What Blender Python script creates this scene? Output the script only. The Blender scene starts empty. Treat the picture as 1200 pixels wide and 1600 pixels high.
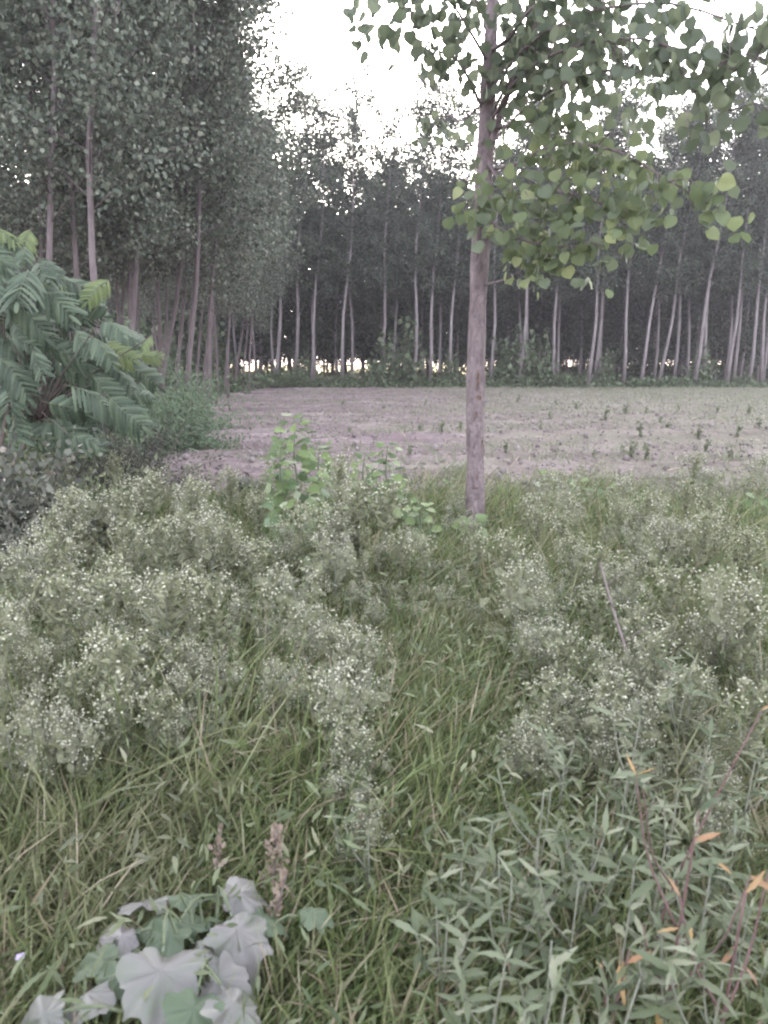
import bpy, math, random
import numpy as np
from mathutils import Vector

rng = np.random.default_rng(11)
random.seed(5)
sc = bpy.context.scene
col = sc.collection

# ------------------------------------------------------------------ camera
H, PITCH, F = 1.65, math.radians(10.95), 1209.0      # eye height, tilt, focal length in photo pixels
cam_d = bpy.data.cameras.new('camera')
cam = bpy.data.objects.new('camera', cam_d); col.objects.link(cam)
cam.location = (0, 0, H); cam.rotation_euler = (math.pi / 2 - PITCH, 0, 0)
cam_d.sensor_fit = 'VERTICAL'; cam_d.sensor_height = 34.6; cam_d.lens = 34.6 * F / 1600.0
cam_d.dof.use_dof = True; cam_d.dof.focus_distance = 7.5; cam_d.dof.aperture_fstop = 4.5
cam_d.clip_start = 0.05; cam_d.clip_end = 4000
sc.camera = cam

# ------------------------------------------------------------------ sky, sun, exposure
SUN_EL, SUN_AZ = 4.0, -8.0                            # degrees; azimuth measured from straight ahead, + = right
w = bpy.data.worlds.new('World'); sc.world = w; w.use_nodes = True
nt = w.node_tree; nt.nodes.clear()
wo = nt.nodes.new('ShaderNodeOutputWorld'); bg = nt.nodes.new('ShaderNodeBackground')
sky = nt.nodes.new('ShaderNodeTexSky'); sky.sky_type = 'NISHITA'; sky.sun_disc = False
sky.sun_elevation = math.radians(SUN_EL); sky.sun_rotation = math.radians(SUN_AZ)
sky.dust_density = 5.0; sky.air_density = 1.0; sky.ozone_density = 2.0; sky.altitude = 200
hs = nt.nodes.new('ShaderNodeHueSaturation'); hs.inputs['Saturation'].default_value = 0.27
nt.links.new(sky.outputs[0], hs.inputs['Color']); nt.links.new(hs.outputs[0], bg.inputs[0])
bg.inputs[1].default_value = 0.15
nt.links.new(bg.outputs[0], wo.inputs[0])
sun_d = bpy.data.lights.new('sun', 'SUN'); sun_d.energy = 0.5; sun_d.angle = math.radians(12); sun_d.color = (1, .80, .58)
sun = bpy.data.objects.new('sun', sun_d); col.objects.link(sun)
_el, _az = math.radians(SUN_EL), math.radians(SUN_AZ)
sdir = Vector((math.sin(_az) * math.cos(_el), math.cos(_az) * math.cos(_el), math.sin(_el)))
sun.rotation_euler = sdir.to_track_quat('Z', 'Y').to_euler(); sun.location = (0, 30, 30)
vs = sc.view_settings
vs.view_transform = 'Standard'; vs.look = 'None'; vs.gamma = 1; vs.use_curve_mapping = False
vs.exposure = 4.65
sc.render.engine = 'CYCLES'
cy = sc.cycles
cy.use_denoising = True
cy.max_bounces = 7; cy.diffuse_bounces = 4; cy.glossy_bounces = 2; cy.transmission_bounces = 4; cy.volume_bounces = 1
cy.transparent_max_bounces = 4
cy.caustics_reflective = False; cy.caustics_refractive = False
cy.sample_clamp_indirect = 6; cy.filter_width = 2.2

# ------------------------------------------------------------------ places
cp, sp = math.cos(PITCH), math.sin(PITCH)
def P(px, py, Y):
    """world point at depth Y seen at a place of the photograph (1200 x 1600)"""
    x, y = (px - 600) / F, -(py - 800) / F
    d = np.array([x, cp + y * sp, -sp + y * cp]); t = Y / d[1]
    return np.array([d[0] * t, Y, H + d[2] * t])
def GP(px, py):
    x, y = (px - 600) / F, -(py - 800) / F
    d = np.array([x, cp + y * sp, -sp + y * cp]); t = -H / d[2]
    return np.array([d[0] * t, d[1] * t, 0.0])
def proj(p):
    p = np.asarray(p, float); q = p - np.array([0, 0, H])
    f = q[..., 1] * cp - q[..., 2] * sp; u = q[..., 1] * sp + q[..., 2] * cp
    return 600 + F * q[..., 0] / f, 800 - F * u / f, f

# ------------------------------------------------------------------ materials
def newmat(name):
    m = bpy.data.materials.new(name); m.use_nodes = True
    n = m.node_tree; n.nodes.clear()
    out = n.nodes.new('ShaderNodeOutputMaterial')
    return m, n, out
def randval(n):
    g = n.nodes.new('ShaderNodeNewGeometry'); o = n.nodes.new('ShaderNodeObjectInfo')
    a = n.nodes.new('ShaderNodeMath'); a.operation = 'ADD'
    n.links.new(g.outputs['Random Per Island'], a.inputs[0]); n.links.new(o.outputs['Random'], a.inputs[1])
    fr = n.nodes.new('ShaderNodeMath'); fr.operation = 'FRACT'; n.links.new(a.outputs[0], fr.inputs[0])
    return fr.outputs[0], g
def ramp(n, fac, stops):
    r = n.nodes.new('ShaderNodeValToRGB')
    el = r.color_ramp.elements
    while len(el) < len(stops): el.new(0.5)
    for e, (p, c) in zip(el, stops): e.position = p; e.color = (*c, 1)
    n.links.new(fac, r.inputs[0]); return r.outputs[0]
def leafmat(name, stops, trans=0.3, rough=0.5, under=None, patch=0.0, patchcol=(0.2, 0.16, 0.1), spec=0.35, pscale=1.3):
    m, n, out = newmat(name)
    rv, g = randval(n)
    c = ramp(n, rv, stops)
    if patch:
        ns = n.nodes.new('ShaderNodeTexNoise'); ns.inputs['Scale'].default_value = pscale; ns.inputs['Detail'].default_value = 4
        n.links.new(g.outputs['Position'], ns.inputs['Vector'])
        mr = n.nodes.new('ShaderNodeMapRange'); mr.inputs[1].default_value = .48; mr.inputs[2].default_value = .72; mr.inputs[4].default_value = patch
        n.links.new(ns.outputs[0], mr.inputs[0])
        mx = n.nodes.new('ShaderNodeMixRGB'); n.links.new(mr.outputs[0], mx.inputs[0]); n.links.new(c, mx.inputs[1]); mx.inputs[2].default_value = (*patchcol, 1)
        c = mx.outputs[0]
    if under:
        mx = n.nodes.new('ShaderNodeMixRGB'); n.links.new(g.outputs['Backfacing'], mx.inputs[0]); n.links.new(c, mx.inputs[1]); mx.inputs[2].default_value = (*under, 1)
        c = mx.outputs[0]
    p = n.nodes.new('ShaderNodeBsdfPrincipled'); n.links.new(c, p.inputs['Base Color'])
    p.inputs['Roughness'].default_value = rough; p.inputs['Specular IOR Level'].default_value = spec
    t = n.nodes.new('ShaderNodeBsdfTranslucent'); n.links.new(c, t.inputs[0])
    mi = n.nodes.new('ShaderNodeMixShader'); mi.inputs[0].default_value = trans
    n.links.new(p.outputs[0], mi.inputs[1]); n.links.new(t.outputs[0], mi.inputs[2])
    n.links.new(mi.outputs[0], out.inputs[0])
    return m
def rough_mat(name, stops, scale=8, rough=0.9, bump=0.4, stretch=(1, 1, 1), detail=6, spec=0.2, bscale=None, dist=0.02, per_island=0.0):
    m, n, out = newmat(name)
    tc = n.nodes.new('ShaderNodeTexCoord'); mp = n.nodes.new('ShaderNodeMapping'); mp.inputs['Scale'].default_value = stretch
    n.links.new(tc.outputs['Object'], mp.inputs[0])
    ns = n.nodes.new('ShaderNodeTexNoise'); ns.inputs['Scale'].default_value = scale; ns.inputs['Detail'].default_value = detail; ns.inputs['Roughness'].default_value = .65
    n.links.new(mp.outputs[0], ns.inputs['Vector'])
    fac = ns.outputs[0]
    if per_island:
        rv, g = randval(n)
        a = n.nodes.new('ShaderNodeMath'); a.operation = 'MULTIPLY_ADD'; n.links.new(rv, a.inputs[0]); a.inputs[1].default_value = per_island; 
        s = n.nodes.new('ShaderNodeMath'); s.operation = 'SUBTRACT'; n.links.new(fac, s.inputs[0]); s.inputs[1].default_value = per_island / 2
        n.links.new(s.outputs[0], a.inputs[2]); fac = a.outputs[0]
    c = ramp(n, fac, stops)
    p = n.nodes.new('ShaderNodeBsdfPrincipled'); n.links.new(c, p.inputs['Base Color'])
    p.inputs['Roughness'].default_value = rough; p.inputs['Specular IOR Level'].default_value = spec
    nb = n.nodes.new('ShaderNodeTexNoise'); nb.inputs['Scale'].default_value = bscale or scale * 3; nb.inputs['Detail'].default_value = 5
    n.links.new(mp.outputs[0], nb.inputs['Vector'])
    b = n.nodes.new('ShaderNodeBump'); b.inputs['Strength'].default_value = bump; b.inputs['Distance'].default_value = dist
    n.links.new(nb.outputs[0], b.inputs['Height']); n.links.new(b.outputs[0], p.inputs['Normal'])
    n.links.new(p.outputs[0], out.inputs[0])
    return m

M = {}
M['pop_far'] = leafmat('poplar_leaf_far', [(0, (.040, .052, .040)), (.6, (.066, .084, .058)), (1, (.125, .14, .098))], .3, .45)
M['pop_left'] = leafmat('poplar_leaf_stand', [(0, (.070, .082, .066)), (.5, (.125, .142, .108)), (.85, (.20, .215, .168)), (1, (.32, .325, .265))], .35, .38)
M['pop_main'] = leafmat('poplar_leaf', [(0, (.095, .115, .075)), (.55, (.17, .195, .125)), (1, (.27, .29, .19))], .55, .38, under=(.15, .17, .125))
M['pop_skylit'] = leafmat('poplar_leaf_skylit', [(0, (.12, .148, .08)), (.6, (.18, .212, .112)), (.9, (.24, .27, .14)), (1, (.32, .335, .17))], .48, .42, under=(.165, .19, .125))  # skylight on the lower boughs painted in as a lighter leaf colour
M['sapling'] = leafmat('sapling_leaf', [(0, (.10, .145, .065)), (.5, (.15, .20, .085)), (.85, (.22, .28, .115)), (1, (.36, .38, .28))], .35, .40, under=(.22, .28, .18))
M['bark_near'] = rough_mat('bark_near', [(.28, (.10, .070, .074)), (.45, (.205, .155, .165)), (.58, (.26, .20, .21)), (.78, (.38, .31, .315))], 9, .9, 1.0, (1.5, 1.5, .55), bscale=30, dist=.05, detail=9)
M['scar'] = rough_mat('bark_scar', [(.3, (.10, .065, .06)), (.6, (.20, .13, .115)), (.8, (.30, .20, .17))], 26, .9, .6)
M['bark_far'] = rough_mat('bark_far', [(.3, (.14, .112, .122)), (.55, (.235, .195, .205)), (.8, (.32, .275, .28))], 5, .9, .5, (1, 1, .3))
M['bark_left'] = rough_mat('bark_left', [(.3, (.10, .075, .082)), (.55, (.17, .132, .14)), (.8, (.25, .205, .21))], 5, .9, .5, (1, 1, .3))
M['frond'] = leafmat('frond_leaflet', [(0, (.040, .056, .038)), (.5, (.074, .100, .066)), (1, (.125, .155, .102))], .2, .5)
M['frond_young'] = leafmat('frond_young', [(0, (.13, .165, .075)), (1, (.21, .245, .115))], .4, .5)
M['stem_green'] = rough_mat('stem_green', [(.3, (.10, .12, .07)), (.7, (.17, .18, .12))], 30, .7, .2)
M['stem_grey'] = rough_mat('stem_grey_green', [(.3, (.16, .16, .13)), (.7, (.27, .26, .22))], 30, .7, .2)
M['stem_red'] = rough_mat('stem_red', [(.3, (.10, .058, .060)), (.7, (.19, .11, .11))], 30, .6, .2)
M['twig'] = rough_mat('twig_brown', [(.3, (.10, .075, .07)), (.7, (.20, .155, .15))], 30, .9, .3)
M['stick'] = rough_mat('dry_stick', [(.3, (.13, .10, .10)), (.7, (.23, .185, .18))], 25, .9, .4)
M['parth'] = leafmat('feathery_leaf', [(0, (.115, .132, .070)), (.5, (.215, .225, .135)), (1, (.34, .33, .215))], .35, .6, under=(.28, .28, .19))
M['flower'] = leafmat('tiny_white_flower', [(0, (.42, .41, .31)), (.5, (.56, .53, .43)), (1, (.70, .66, .56))], .2, .7)
M['lance'] = leafmat('lance_leaf', [(0, (.070, .088, .048)), (.35, (.125, .145, .085)), (.75, (.19, .21, .135)), (1, (.30, .30, .22))], .35, .5, under=(.27, .28, .205))
M['lance_orange'] = leafmat('orange_leaf', [(0, (.36, .19, .12)), (.5, (.46, .30, .13)), (1, (.28, .16, .12))], .3, .5)
M['grass'] = leafmat('grass_blade', [(0, (.066, .094, .036)), (.4, (.138, .168, .064)), (.7, (.22, .24, .11)), (.86, (.28, .285, .165)), (.93, (.31, .245, .18)), (1, (.40, .30, .23))], .3, .5, patch=.45, patchcol=(.22, .205, .135))
M['seed'] = leafmat('dry_seed', [(0, (.22, .155, .13)), (1, (.36, .28, .235))], .2, .8)
M['cover'] = leafmat('ground_cover_leaf', [(0, (.07, .09, .046)), (.5, (.13, .155, .080)), (.85, (.21, .235, .135)), (1, (.29, .27, .19))], .3, .5, patch=.5, patchcol=(.15, .13, .10))
M['bush_fine'] = leafmat('fine_bush_leaf', [(0, (.10, .145, .09)), (.6, (.15, .20, .125)), (1, (.22, .26, .17))], .3, .5)
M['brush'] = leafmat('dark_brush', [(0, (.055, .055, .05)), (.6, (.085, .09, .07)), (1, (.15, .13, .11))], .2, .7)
M['brown_bush'] = leafmat('dull_bush_leaf', [(0, (.06, .06, .052)), (.5, (.125, .13, .10)), (.85, (.19, .18, .155)), (1, (.29, .245, .21))], .2, .55)
M['lobed'] = leafmat('broad_pale_leaf', [(0, (.128, .126, .114)), (1, (.195, .172, .174))], .12, .40, under=(.13, .15, .11), spec=.55, patch=.85, patchcol=(.125, .14, .10), pscale=14)
M['lobed_green'] = leafmat('broad_green_leaf', [(0, (.09, .12, .075)), (1, (.15, .18, .12))], .25, .5)
M['straw'] = leafmat('straw', [(0, (.31, .235, .18)), (1, (.48, .40, .31))], .2, .8)
M['field_weed'] = leafmat('field_weed_leaf', [(0, (.155, .16, .11)), (1, (.27, .275, .20))], .3, .6)
M['edge'] = leafmat('edge_weed_leaf', [(0, (.07, .095, .055)), (.6, (.11, .14, .08)), (1, (.18, .20, .125))], .3, .55)
M['litter'] = rough_mat('leaf_litter', [(.3, (.06, .05, .045)), (.7, (.12, .10, .085))], 6, .95, .6)
M['ground'] = rough_mat('dirt_ground', [(.3, (.06, .052, .042)), (.55, (.095, .09, .062)), (.8, (.13, .12, .085))], 3, .95, .6, bscale=25)
M['far_field'] = rough_mat('pale_crop', [(.3, (.45, .36, .16)), (.7, (.62, .50, .24))], .15, .95, .2)
M['clod'] = rough_mat('soil_clod', [(.3, (.15, .12, .124)), (.6, (.24, .196, .202)), (.85, (.34, .29, .295))], 9, .95, .5, per_island=.35)
def soil_mat():
    m, n, out = newmat('field_soil')
    g = n.nodes.new('ShaderNodeNewGeometry')
    mp = n.nodes.new('ShaderNodeMapping'); mp.inputs['Scale'].default_value = (.25, 1, 1); n.links.new(g.outputs['Position'], mp.inputs[0])
    a = n.nodes.new('ShaderNodeTexNoise'); a.inputs['Scale'].default_value = 1.4; a.inputs['Detail'].default_value = 8; a.inputs['Roughness'].default_value = .7; n.links.new(mp.outputs[0], a.inputs['Vector'])
    c = ramp(n, a.outputs[0], [(.32, (.125, .090, .094)), (.5, (.222, .166, .173)), (.66, (.335, .264, .268))])
    # thin green growth, thicker to the right of the field
    b = n.nodes.new('ShaderNodeTexNoise'); b.inputs['Scale'].default_value = .55; b.inputs['Detail'].default_value = 7; b.inputs['Roughness'].default_value = .7; n.links.new(mp.outputs[0], b.inputs['Vector'])
    sx = n.nodes.new('ShaderNodeSeparateXYZ'); n.links.new(g.outputs['Position'], sx.inputs[0])
    k = n.nodes.new('ShaderNodeMath'); k.operation = 'MULTIPLY_ADD'; n.links.new(sx.outputs[0], k.inputs[0]); k.inputs[1].default_value = .020; n.links.new(b.outputs[0], k.inputs[2])
    mr = n.nodes.new('ShaderNodeMapRange'); mr.inputs[1].default_value = .46; mr.inputs[2].default_value = .72; mr.inputs[4].default_value = .65; n.links.new(k.outputs[0], mr.inputs[0])
    mx = n.nodes.new('ShaderNodeMixRGB'); n.links.new(mr.outputs[0], mx.inputs[0]); n.links.new(c, mx.inputs[1]); mx.inputs[2].default_value = (.175, .18, .115, 1)
    p = n.nodes.new('ShaderNodeBsdfPrincipled'); n.links.new(mx.outputs[0], p.inputs['Base Color']); p.inputs['Roughness'].default_value = .95; p.inputs['Specular IOR Level'].default_value = .15
    d = n.nodes.new('ShaderNodeTexNoise'); d.inputs['Scale'].default_value = 9; d.inputs['Detail'].default_value = 7; n.links.new(g.outputs['Position'], d.inputs['Vector'])
    bp = n.nodes.new('ShaderNodeBump'); bp.inputs['Strength'].default_value = .8; bp.inputs['Distance'].default_value = .14
    n.links.new(d.outputs[0], bp.inputs['Height']); n.links.new(bp.outputs[0], p.inputs['Normal'])
    n.links.new(p.outputs[0], out.inputs[0]); return m
M['soil'] = soil_mat()

# ------------------------------------------------------------------ mesh helpers
class MB:
    def __init__(s): s.v = []; s.f = {}; s.n = 0
    def add(s, V, faces, mi=0):
        V = np.asarray(V, float); s.v.append(V)
        by = {}
        for f in faces: by.setdefault(len(f), []).append(f)
        for k, L in by.items(): s.f.setdefault((k, mi), []).append(np.asarray(L, int) + s.n)
        s.n += len(V)
    def scatter(s, T, R, pos, mi=0):
        """copies of template T=(V, faces) with matrices R (N,3,3) (scale included) at pos (N,3)"""
        V, faces = T; V = np.asarray(V, float); N = len(pos)
        if N == 0: return
        W = np.einsum('nij,kj->nki', R, V) + np.asarray(pos)[:, None, :]
        s.v.append(W.reshape(-1, 3)); by = {}
        for f in faces: by.setdefault(len(f), []).append(f)
        off = (np.arange(N) * len(V))[:, None, None] + s.n
        for k, L in by.items(): s.f.setdefault((k, mi), []).append((np.asarray(L, int)[None] + off).reshape(-1, k))
        s.n += N * len(V)
    def tube(s, pts, rad, sides=6, mi=0, cap=True):
        pts = np.asarray(pts, float); n = len(pts); rad = np.broadcast_to(rad, (n,)) if np.ndim(rad) else np.full(n, rad)
        t = np.gradient(pts, axis=0); t /= np.linalg.norm(t, axis=1)[:, None] + 1e-9
        a = np.array([1., 0, 0]) if abs(t[0][0]) < .8 else np.array([0, 1., 0])
        V = []
        th = np.arange(sides) * 2 * math.pi / sides
        for i in range(n):
            a = a - t[i] * np.dot(a, t[i]); a /= np.linalg.norm(a) + 1e-9; b = np.cross(t[i], a)
            V.append(pts[i] + rad[i] * (np.cos(th)[:, None] * a + np.sin(th)[:, None] * b))
        V = np.concatenate(V); F_ = []
        for i in range(n - 1):
            for j in range(sides):
                k = (j + 1) % sides
                F_.append((i * sides + j, i * sides + k, (i + 1) * sides + k, (i + 1) * sides + j))
        if cap: F_.append(tuple(range((n - 1) * sides, n * sides))); F_.append(tuple(reversed(range(sides))))
        s.add(V, F_, mi)
    def mesh(s, name, mats, smooth=False):
        me = bpy.data.meshes.new(name)
        V = np.concatenate(s.v).astype(np.float32)
        me.vertices.add(len(V)); me.vertices.foreach_set('co', V.ravel())
        idx, tot, mi = [], [], []
        for (k, m_), L in s.f.items():
            A = np.concatenate(L); idx.append(A.ravel()); tot.append(np.full(len(A), k)); mi.append(np.full(len(A), m_))
        idx = np.concatenate(idx).astype(np.int32); tot = np.concatenate(tot); mi = np.concatenate(mi).astype(np.int32)
        me.loops.add(len(idx)); me.loops.foreach_set('vertex_index', idx)
        me.polygons.add(len(tot)); me.polygons.foreach_set('loop_start', np.concatenate([[0], np.cumsum(tot)[:-1]]).astype(np.int32))
        me.polygons.foreach_set('material_index', mi)
        if smooth: me.polygons.foreach_set('use_smooth', np.ones(len(tot), bool))
        me.update(calc_edges=True)
        for m_ in (mats if isinstance(mats, (list, tuple)) else [mats]): me.materials.append(m_)
        return me
def link(name, me, parent=None, loc=None, rot=None, scale=None):
    o = bpy.data.objects.new(name, me); col.objects.link(o)
    if parent: o.parent = parent
    if loc is not None: o.location = [float(q) for q in loc]
    if rot is not None: o.rotation_euler = rot
    if scale is not None: o.scale = (scale,) * 3 if np.ndim(scale) == 0 else scale
    return o
def tag(o, label, cat, group=None):
    o['label'] = label; o['category'] = cat
    if group: o['group'] = group
    elif 'group' in o: del o['group']
    return o
def thing(name, label, cat, loc=(0, 0, 0), group=None):
    o = bpy.data.objects.new(name, None); col.objects.link(o); o.location = [float(q) for q in loc]; o.empty_display_size = .2
    return tag(o, label, cat, group)
def copy_thing(root, kids, loc, rz=0, scale=1.0, label=None, cat=None, group=None, tilt=(0, 0)):
    r = root.copy(); col.objects.link(r); r.location = [float(q) for q in loc]; r.rotation_euler = (tilt[0], tilt[1], rz)
    r.scale = (scale,) * 3 if np.ndim(scale) == 0 else scale
    for ch in kids:
        c = ch.copy(); col.objects.link(c); c.parent = r
    tag(r, label or root['label'], cat or root['category'], group)
    return r
def unit(v): v = np.asarray(v, float); return v / (np.linalg.norm(v, axis=-1, keepdims=True) + 1e-9)
def basis(d, nrm, size):
    y = unit(d); x = unit(np.cross(y, nrm)); z = np.cross(x, y)
    return np.stack([x, y, z], axis=-1) * np.asarray(size).reshape(-1, 1, 1)
def rdir(n, up=0.0):
    v = rng.normal(size=(n, 3)); v[:, 2] += up; return unit(v)
def spline(pts, n):
    """smooth curve through the points"""
    pts = np.asarray(pts, float); k = len(pts)
    q = np.vstack([2 * pts[0] - pts[1], pts, 2 * pts[-1] - pts[-2]]); out = []
    for u in np.linspace(0, k - 1 - 1e-6, n):
        i = int(u); t = u - i; a, b, c, d = q[i], q[i + 1], q[i + 2], q[i + 3]
        out.append(.5 * (2 * b + (c - a) * t + (2 * a - 5 * b + 4 * c - d) * t * t + (3 * b - a - 3 * c + d) * t ** 3))
    return np.array(out)

# ------------------------------------------------------------------ leaf shapes (y along the leaf, z its face)
T_DIA = ([(0, 0, 0), (-.40, .42, .06), (0, 1, -.06), (.40, .42, .06)], [(0, 3, 2), (0, 2, 1)])
T_HEX = ([(0, 0, 0), (-.38, .20, .07), (-.40, .55, .07), (0, 1, -.06), (.40, .55, .07), (.38, .20, .07)], [(0, 3, 2, 1), (0, 5, 4, 3)])
def strip_leaf(ts, hw, fold=.25, droop=.15, teeth=0.0, seed=0, twist=0.0):
    r = np.random.default_rng(seed); V = []; Fc = []
    n = len(ts)
    for i, (t, h) in enumerate(zip(ts, hw)):
        z0 = -droop * t * t; h2 = h * (1 + (teeth if i % 2 else -teeth)) ; s = twist * t
        V += [(-h2, t - (.04 if i % 2 and teeth else 0), z0 + fold * h + s * h), (0, t, z0), (h2, t - (.04 if i % 2 and teeth else 0), z0 + fold * h - s * h)]
    for i in range(n - 1):
        a = i * 3; Fc += [(a, a + 1, a + 4, a + 3), (a + 1, a + 2, a + 5, a + 4)]
    return V, Fc
def poplar_leaf(seed):
    r = np.random.default_rng(seed); ys = [0, .10, .25, .45, .65, .85, 1.0]; hw = [.06, .38, .52, .53, .42, .20, .004]
    V, Fc = [], []
    cup = r.uniform(-.25, .4); bend = r.uniform(0, .35); wav = r.uniform(-.06, .06)
    for i, (t, h) in enumerate(zip(ys, hw)):
        z0 = -bend * t * t; back = -.09 if i == 1 else 0
        V += [(-h, t + back, z0 + cup * h * h * 1.6 + wav), (-h * .5, t + back * .4, z0 + cup * h * h * .4), (0, t, z0 - .02), (h * .5, t + back * .4, z0 + cup * h * h * .4), (h, t + back, z0 + cup * h * h * 1.6 - wav)]
    for i in range(len(ys) - 1):
        a = i * 5; Fc += [(a + j, a + j + 1, a + j + 6, a + j + 5) for j in range(4)]
    k = len(V); V += [(-.012, 0, 0), (.012, 0, 0), (.008, -.45, .10), (-.008, -.45, .10)]; Fc.append((k, k + 1, k + 2, k + 3))
    return V, Fc
T_POP = [poplar_leaf(i) for i in range(4)]
T_LAN = [strip_leaf([0, .08, .2, .34, .48, .62, .76, .9, 1], [.012, .035, .075, .095, .098, .085, .062, .032, .003], .35, d, .16, i, tw) for i, (d, tw) in enumerate([(.1, 0), (.3, .3), (.5, -.3), (-.1, .2)])]
T_BLADE = strip_leaf([0, .35, .7, 1], [.010, .012, .008, .001], .3, 0)
def feather_leaf(seed):
    """deeply cut, fern-like leaf"""
    r = np.random.default_rng(seed); V = []; Fc = []
    def quad(a, b, wd, z=0):
        a = np.array(a); b = np.array(b); d = b - a; nrm = np.array([-d[1], d[0], 0]); nrm /= np.linalg.norm(nrm) + 1e-9
        k = len(V); m = a + d * .55
        V.extend([a - nrm * wd * .4, a + nrm * wd * .4, m + nrm * wd, b, m - nrm * wd]); Fc.append((k, k + 1, k + 2, k + 3, k + 4))
    dr = r.uniform(.1, .5)
    zz = lambda t: -dr * t * t
    for i in range(5): quad((0, i * .2, zz(i * .2)), (0, i * .2 + .22, zz(i * .2 + .22)), .018)
    for i in range(7):
        t = .14 + .12 * i; L = .34 * math.sin(math.pi * (t * .8 + .12)) * r.uniform(.8, 1.15)
        for s in (-1, 1):
            a = (0, t, zz(t)); b = (s * L * .85, t + L * .55, zz(t) - .10 * L + r.uniform(-.03, .05)); quad(a, b, .028)
            for q in (.45, .7):
                c = np.array(a) + (np.array(b) - np.array(a)) * q
                quad(c, c + np.array([s * L * .10, L * .36, .02]), .02); quad(c, c + np.array([s * L * .34, -L * .05, .02]), .02)
    return [tuple(v) for v in V], Fc
T_FEA = [feather_leaf(i) for i in range(4)]
def lobed_leaf(seed, ang):
    """broad leaf with a few wavy pointed lobes, drooping edges and sunken veins"""
    r = np.random.default_rng(seed + 40); n = 52; V = [(0, .30, 0.02)]; Fc = []
    pk = [0, 46, 98, 148]; pr = [.66, .52, .45, .30]; si = [22, 72, 124]; srd = [.42, .33, .27]
    tab = {}
    for sd in (-1, 1):
        A = [0]; B = [pr[0]]
        for i in range(3): A += [si[i] + r.uniform(-5, 5), pk[i + 1] + r.uniform(-8, 8)]; B += [srd[i] * r.uniform(.9, 1.08), pr[i + 1] * r.uniform(.88, 1.12)]
        A.append(180); B.append(.20); tab[sd] = (A, B)
    ph = r.uniform(0, 6, 3)
    for q in (.35, .68, .88, 1.0):
        for i in range(n):
            a = 360 * i / n - 180; A, B = tab[-1 if a < 0 else 1]; R0 = np.interp(abs(a), A, B); e = q ** 2.2
            Rr = (R0 * e + .40 * (1 - e)) * q * (1 + .035 * q * math.sin(a * .35 + ph[0]) + r.uniform(-.02, .02) * q)
            t = math.radians(a); x, y = Rr * math.sin(t), .30 + Rr * math.cos(t)
            vein = max(math.cos(math.radians(abs(a) - p) * 4) for p in pk)
            z = -.045 * vein * q ** .7 + ang * abs(x) - .55 * Rr * Rr * (1 + .5 * math.sin(2 * t + ph[1])) + (.06 * math.sin(3 * t + ph[2]) + .03 * math.sin(7 * t + ph[0])) * q + r.uniform(-.008, .008)
            V.append((x, y, z))
    for i in range(n):
        j = (i + 1) % n; Fc.append((0, 1 + j, 1 + i))
        for k in range(3): Fc.append((1 + k * n + i, 1 + k * n + j, 1 + (k + 1) * n + j, 1 + (k + 1) * n + i))
    k = len(V); V += [(-.012, .08, 0), (.012, .08, 0), (.010, -.4, -.12), (-.010, -.4, -.12)]; Fc.append((k, k + 1, k + 2, k + 3))
    return V, Fc
T_LOB = [lobed_leaf(i, a) for i, a in enumerate((.22, -.10, .05, .35, -.2))]
T_CLOD = ([(1, 0, 0), (-.9, .2, .1), (.1, 1.1, 0), (-.1, -.8, .1), (.1, .05, .8), (0, 0, -.6)], [(0, 2, 4), (2, 1, 4), (1, 3, 4), (3, 0, 4), (2, 0, 5), (1, 2, 5), (3, 1, 5), (0, 3, 5)])
T_HEAD = ([(1, 0, 0), (.3, .95, 0), (-.8, .6, 0), (-.8, -.6, 0), (.3, -.95, 0), (0, 0, .75), (0, 0, -.55)], [(0, 1, 5), (1, 2, 5), (2, 3, 5), (3, 4, 5), (4, 0, 5), (1, 0, 6), (2, 1, 6), (3, 2, 6), (4, 3, 6), (0, 4, 6)])

# ------------------------------------------------------------------ ground, field, forest floor
def sheet(name, x0, x1, y0, y1, nx, ny, zf, mat, ypow=1.0):
    xs = np.linspace(x0, x1, nx); ys = y0 + (y1 - y0) * np.linspace(0, 1, ny) ** ypow
    X, Y = np.meshgrid(xs, ys); Z = zf(X, Y)
    V = np.stack([X, Y, Z], -1).reshape(-1, 3); i = np.arange(nx - 1); j = np.arange(ny - 1)
    I, J = np.meshgrid(i, j); a = (J * nx + I).ravel()
    mb = MB(); mb.v.append(V); mb.f[(4, 0)] = [np.stack([a, a + 1, a + nx + 1, a + nx], -1)]; mb.n = len(V)
    o = link(name, mb.mesh(name, mat, True)); o['kind'] = 'structure'; return o
def vnoise(X, Y, s, seed):
    r = np.random.default_rng(seed); T = r.random((64, 64)); u = X * s + 100.3; v = Y * s + 71.7
    iu = np.floor(u).astype(int); iv = np.floor(v).astype(int); fu = u - iu; fv = v - iv
    fu = fu * fu * (3 - 2 * fu); fv = fv * fv * (3 - 2 * fv); g = lambda a, b: T[a % 64, b % 64]
    return (g(iu, iv) * (1 - fu) + g(iu + 1, iv) * fu) * (1 - fv) + (g(iu, iv + 1) * (1 - fu) + g(iu + 1, iv + 1) * fu) * fv
sheet('ground', -900, 900, -60, 900, 2, 2, lambda X, Y: 0 * X - .03, M['ground'])
sheet('verge', -12, 14, -3, 9.4, 120, 90, lambda X, Y: .01 + .06 * vnoise(X, Y, 1.1, 3) * np.clip((9.2 - Y) / 2, 0, 1), M['ground'])
def field_edge(X): return 8.8 + .35 * np.sin(X * .9) + .05 * X
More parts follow.
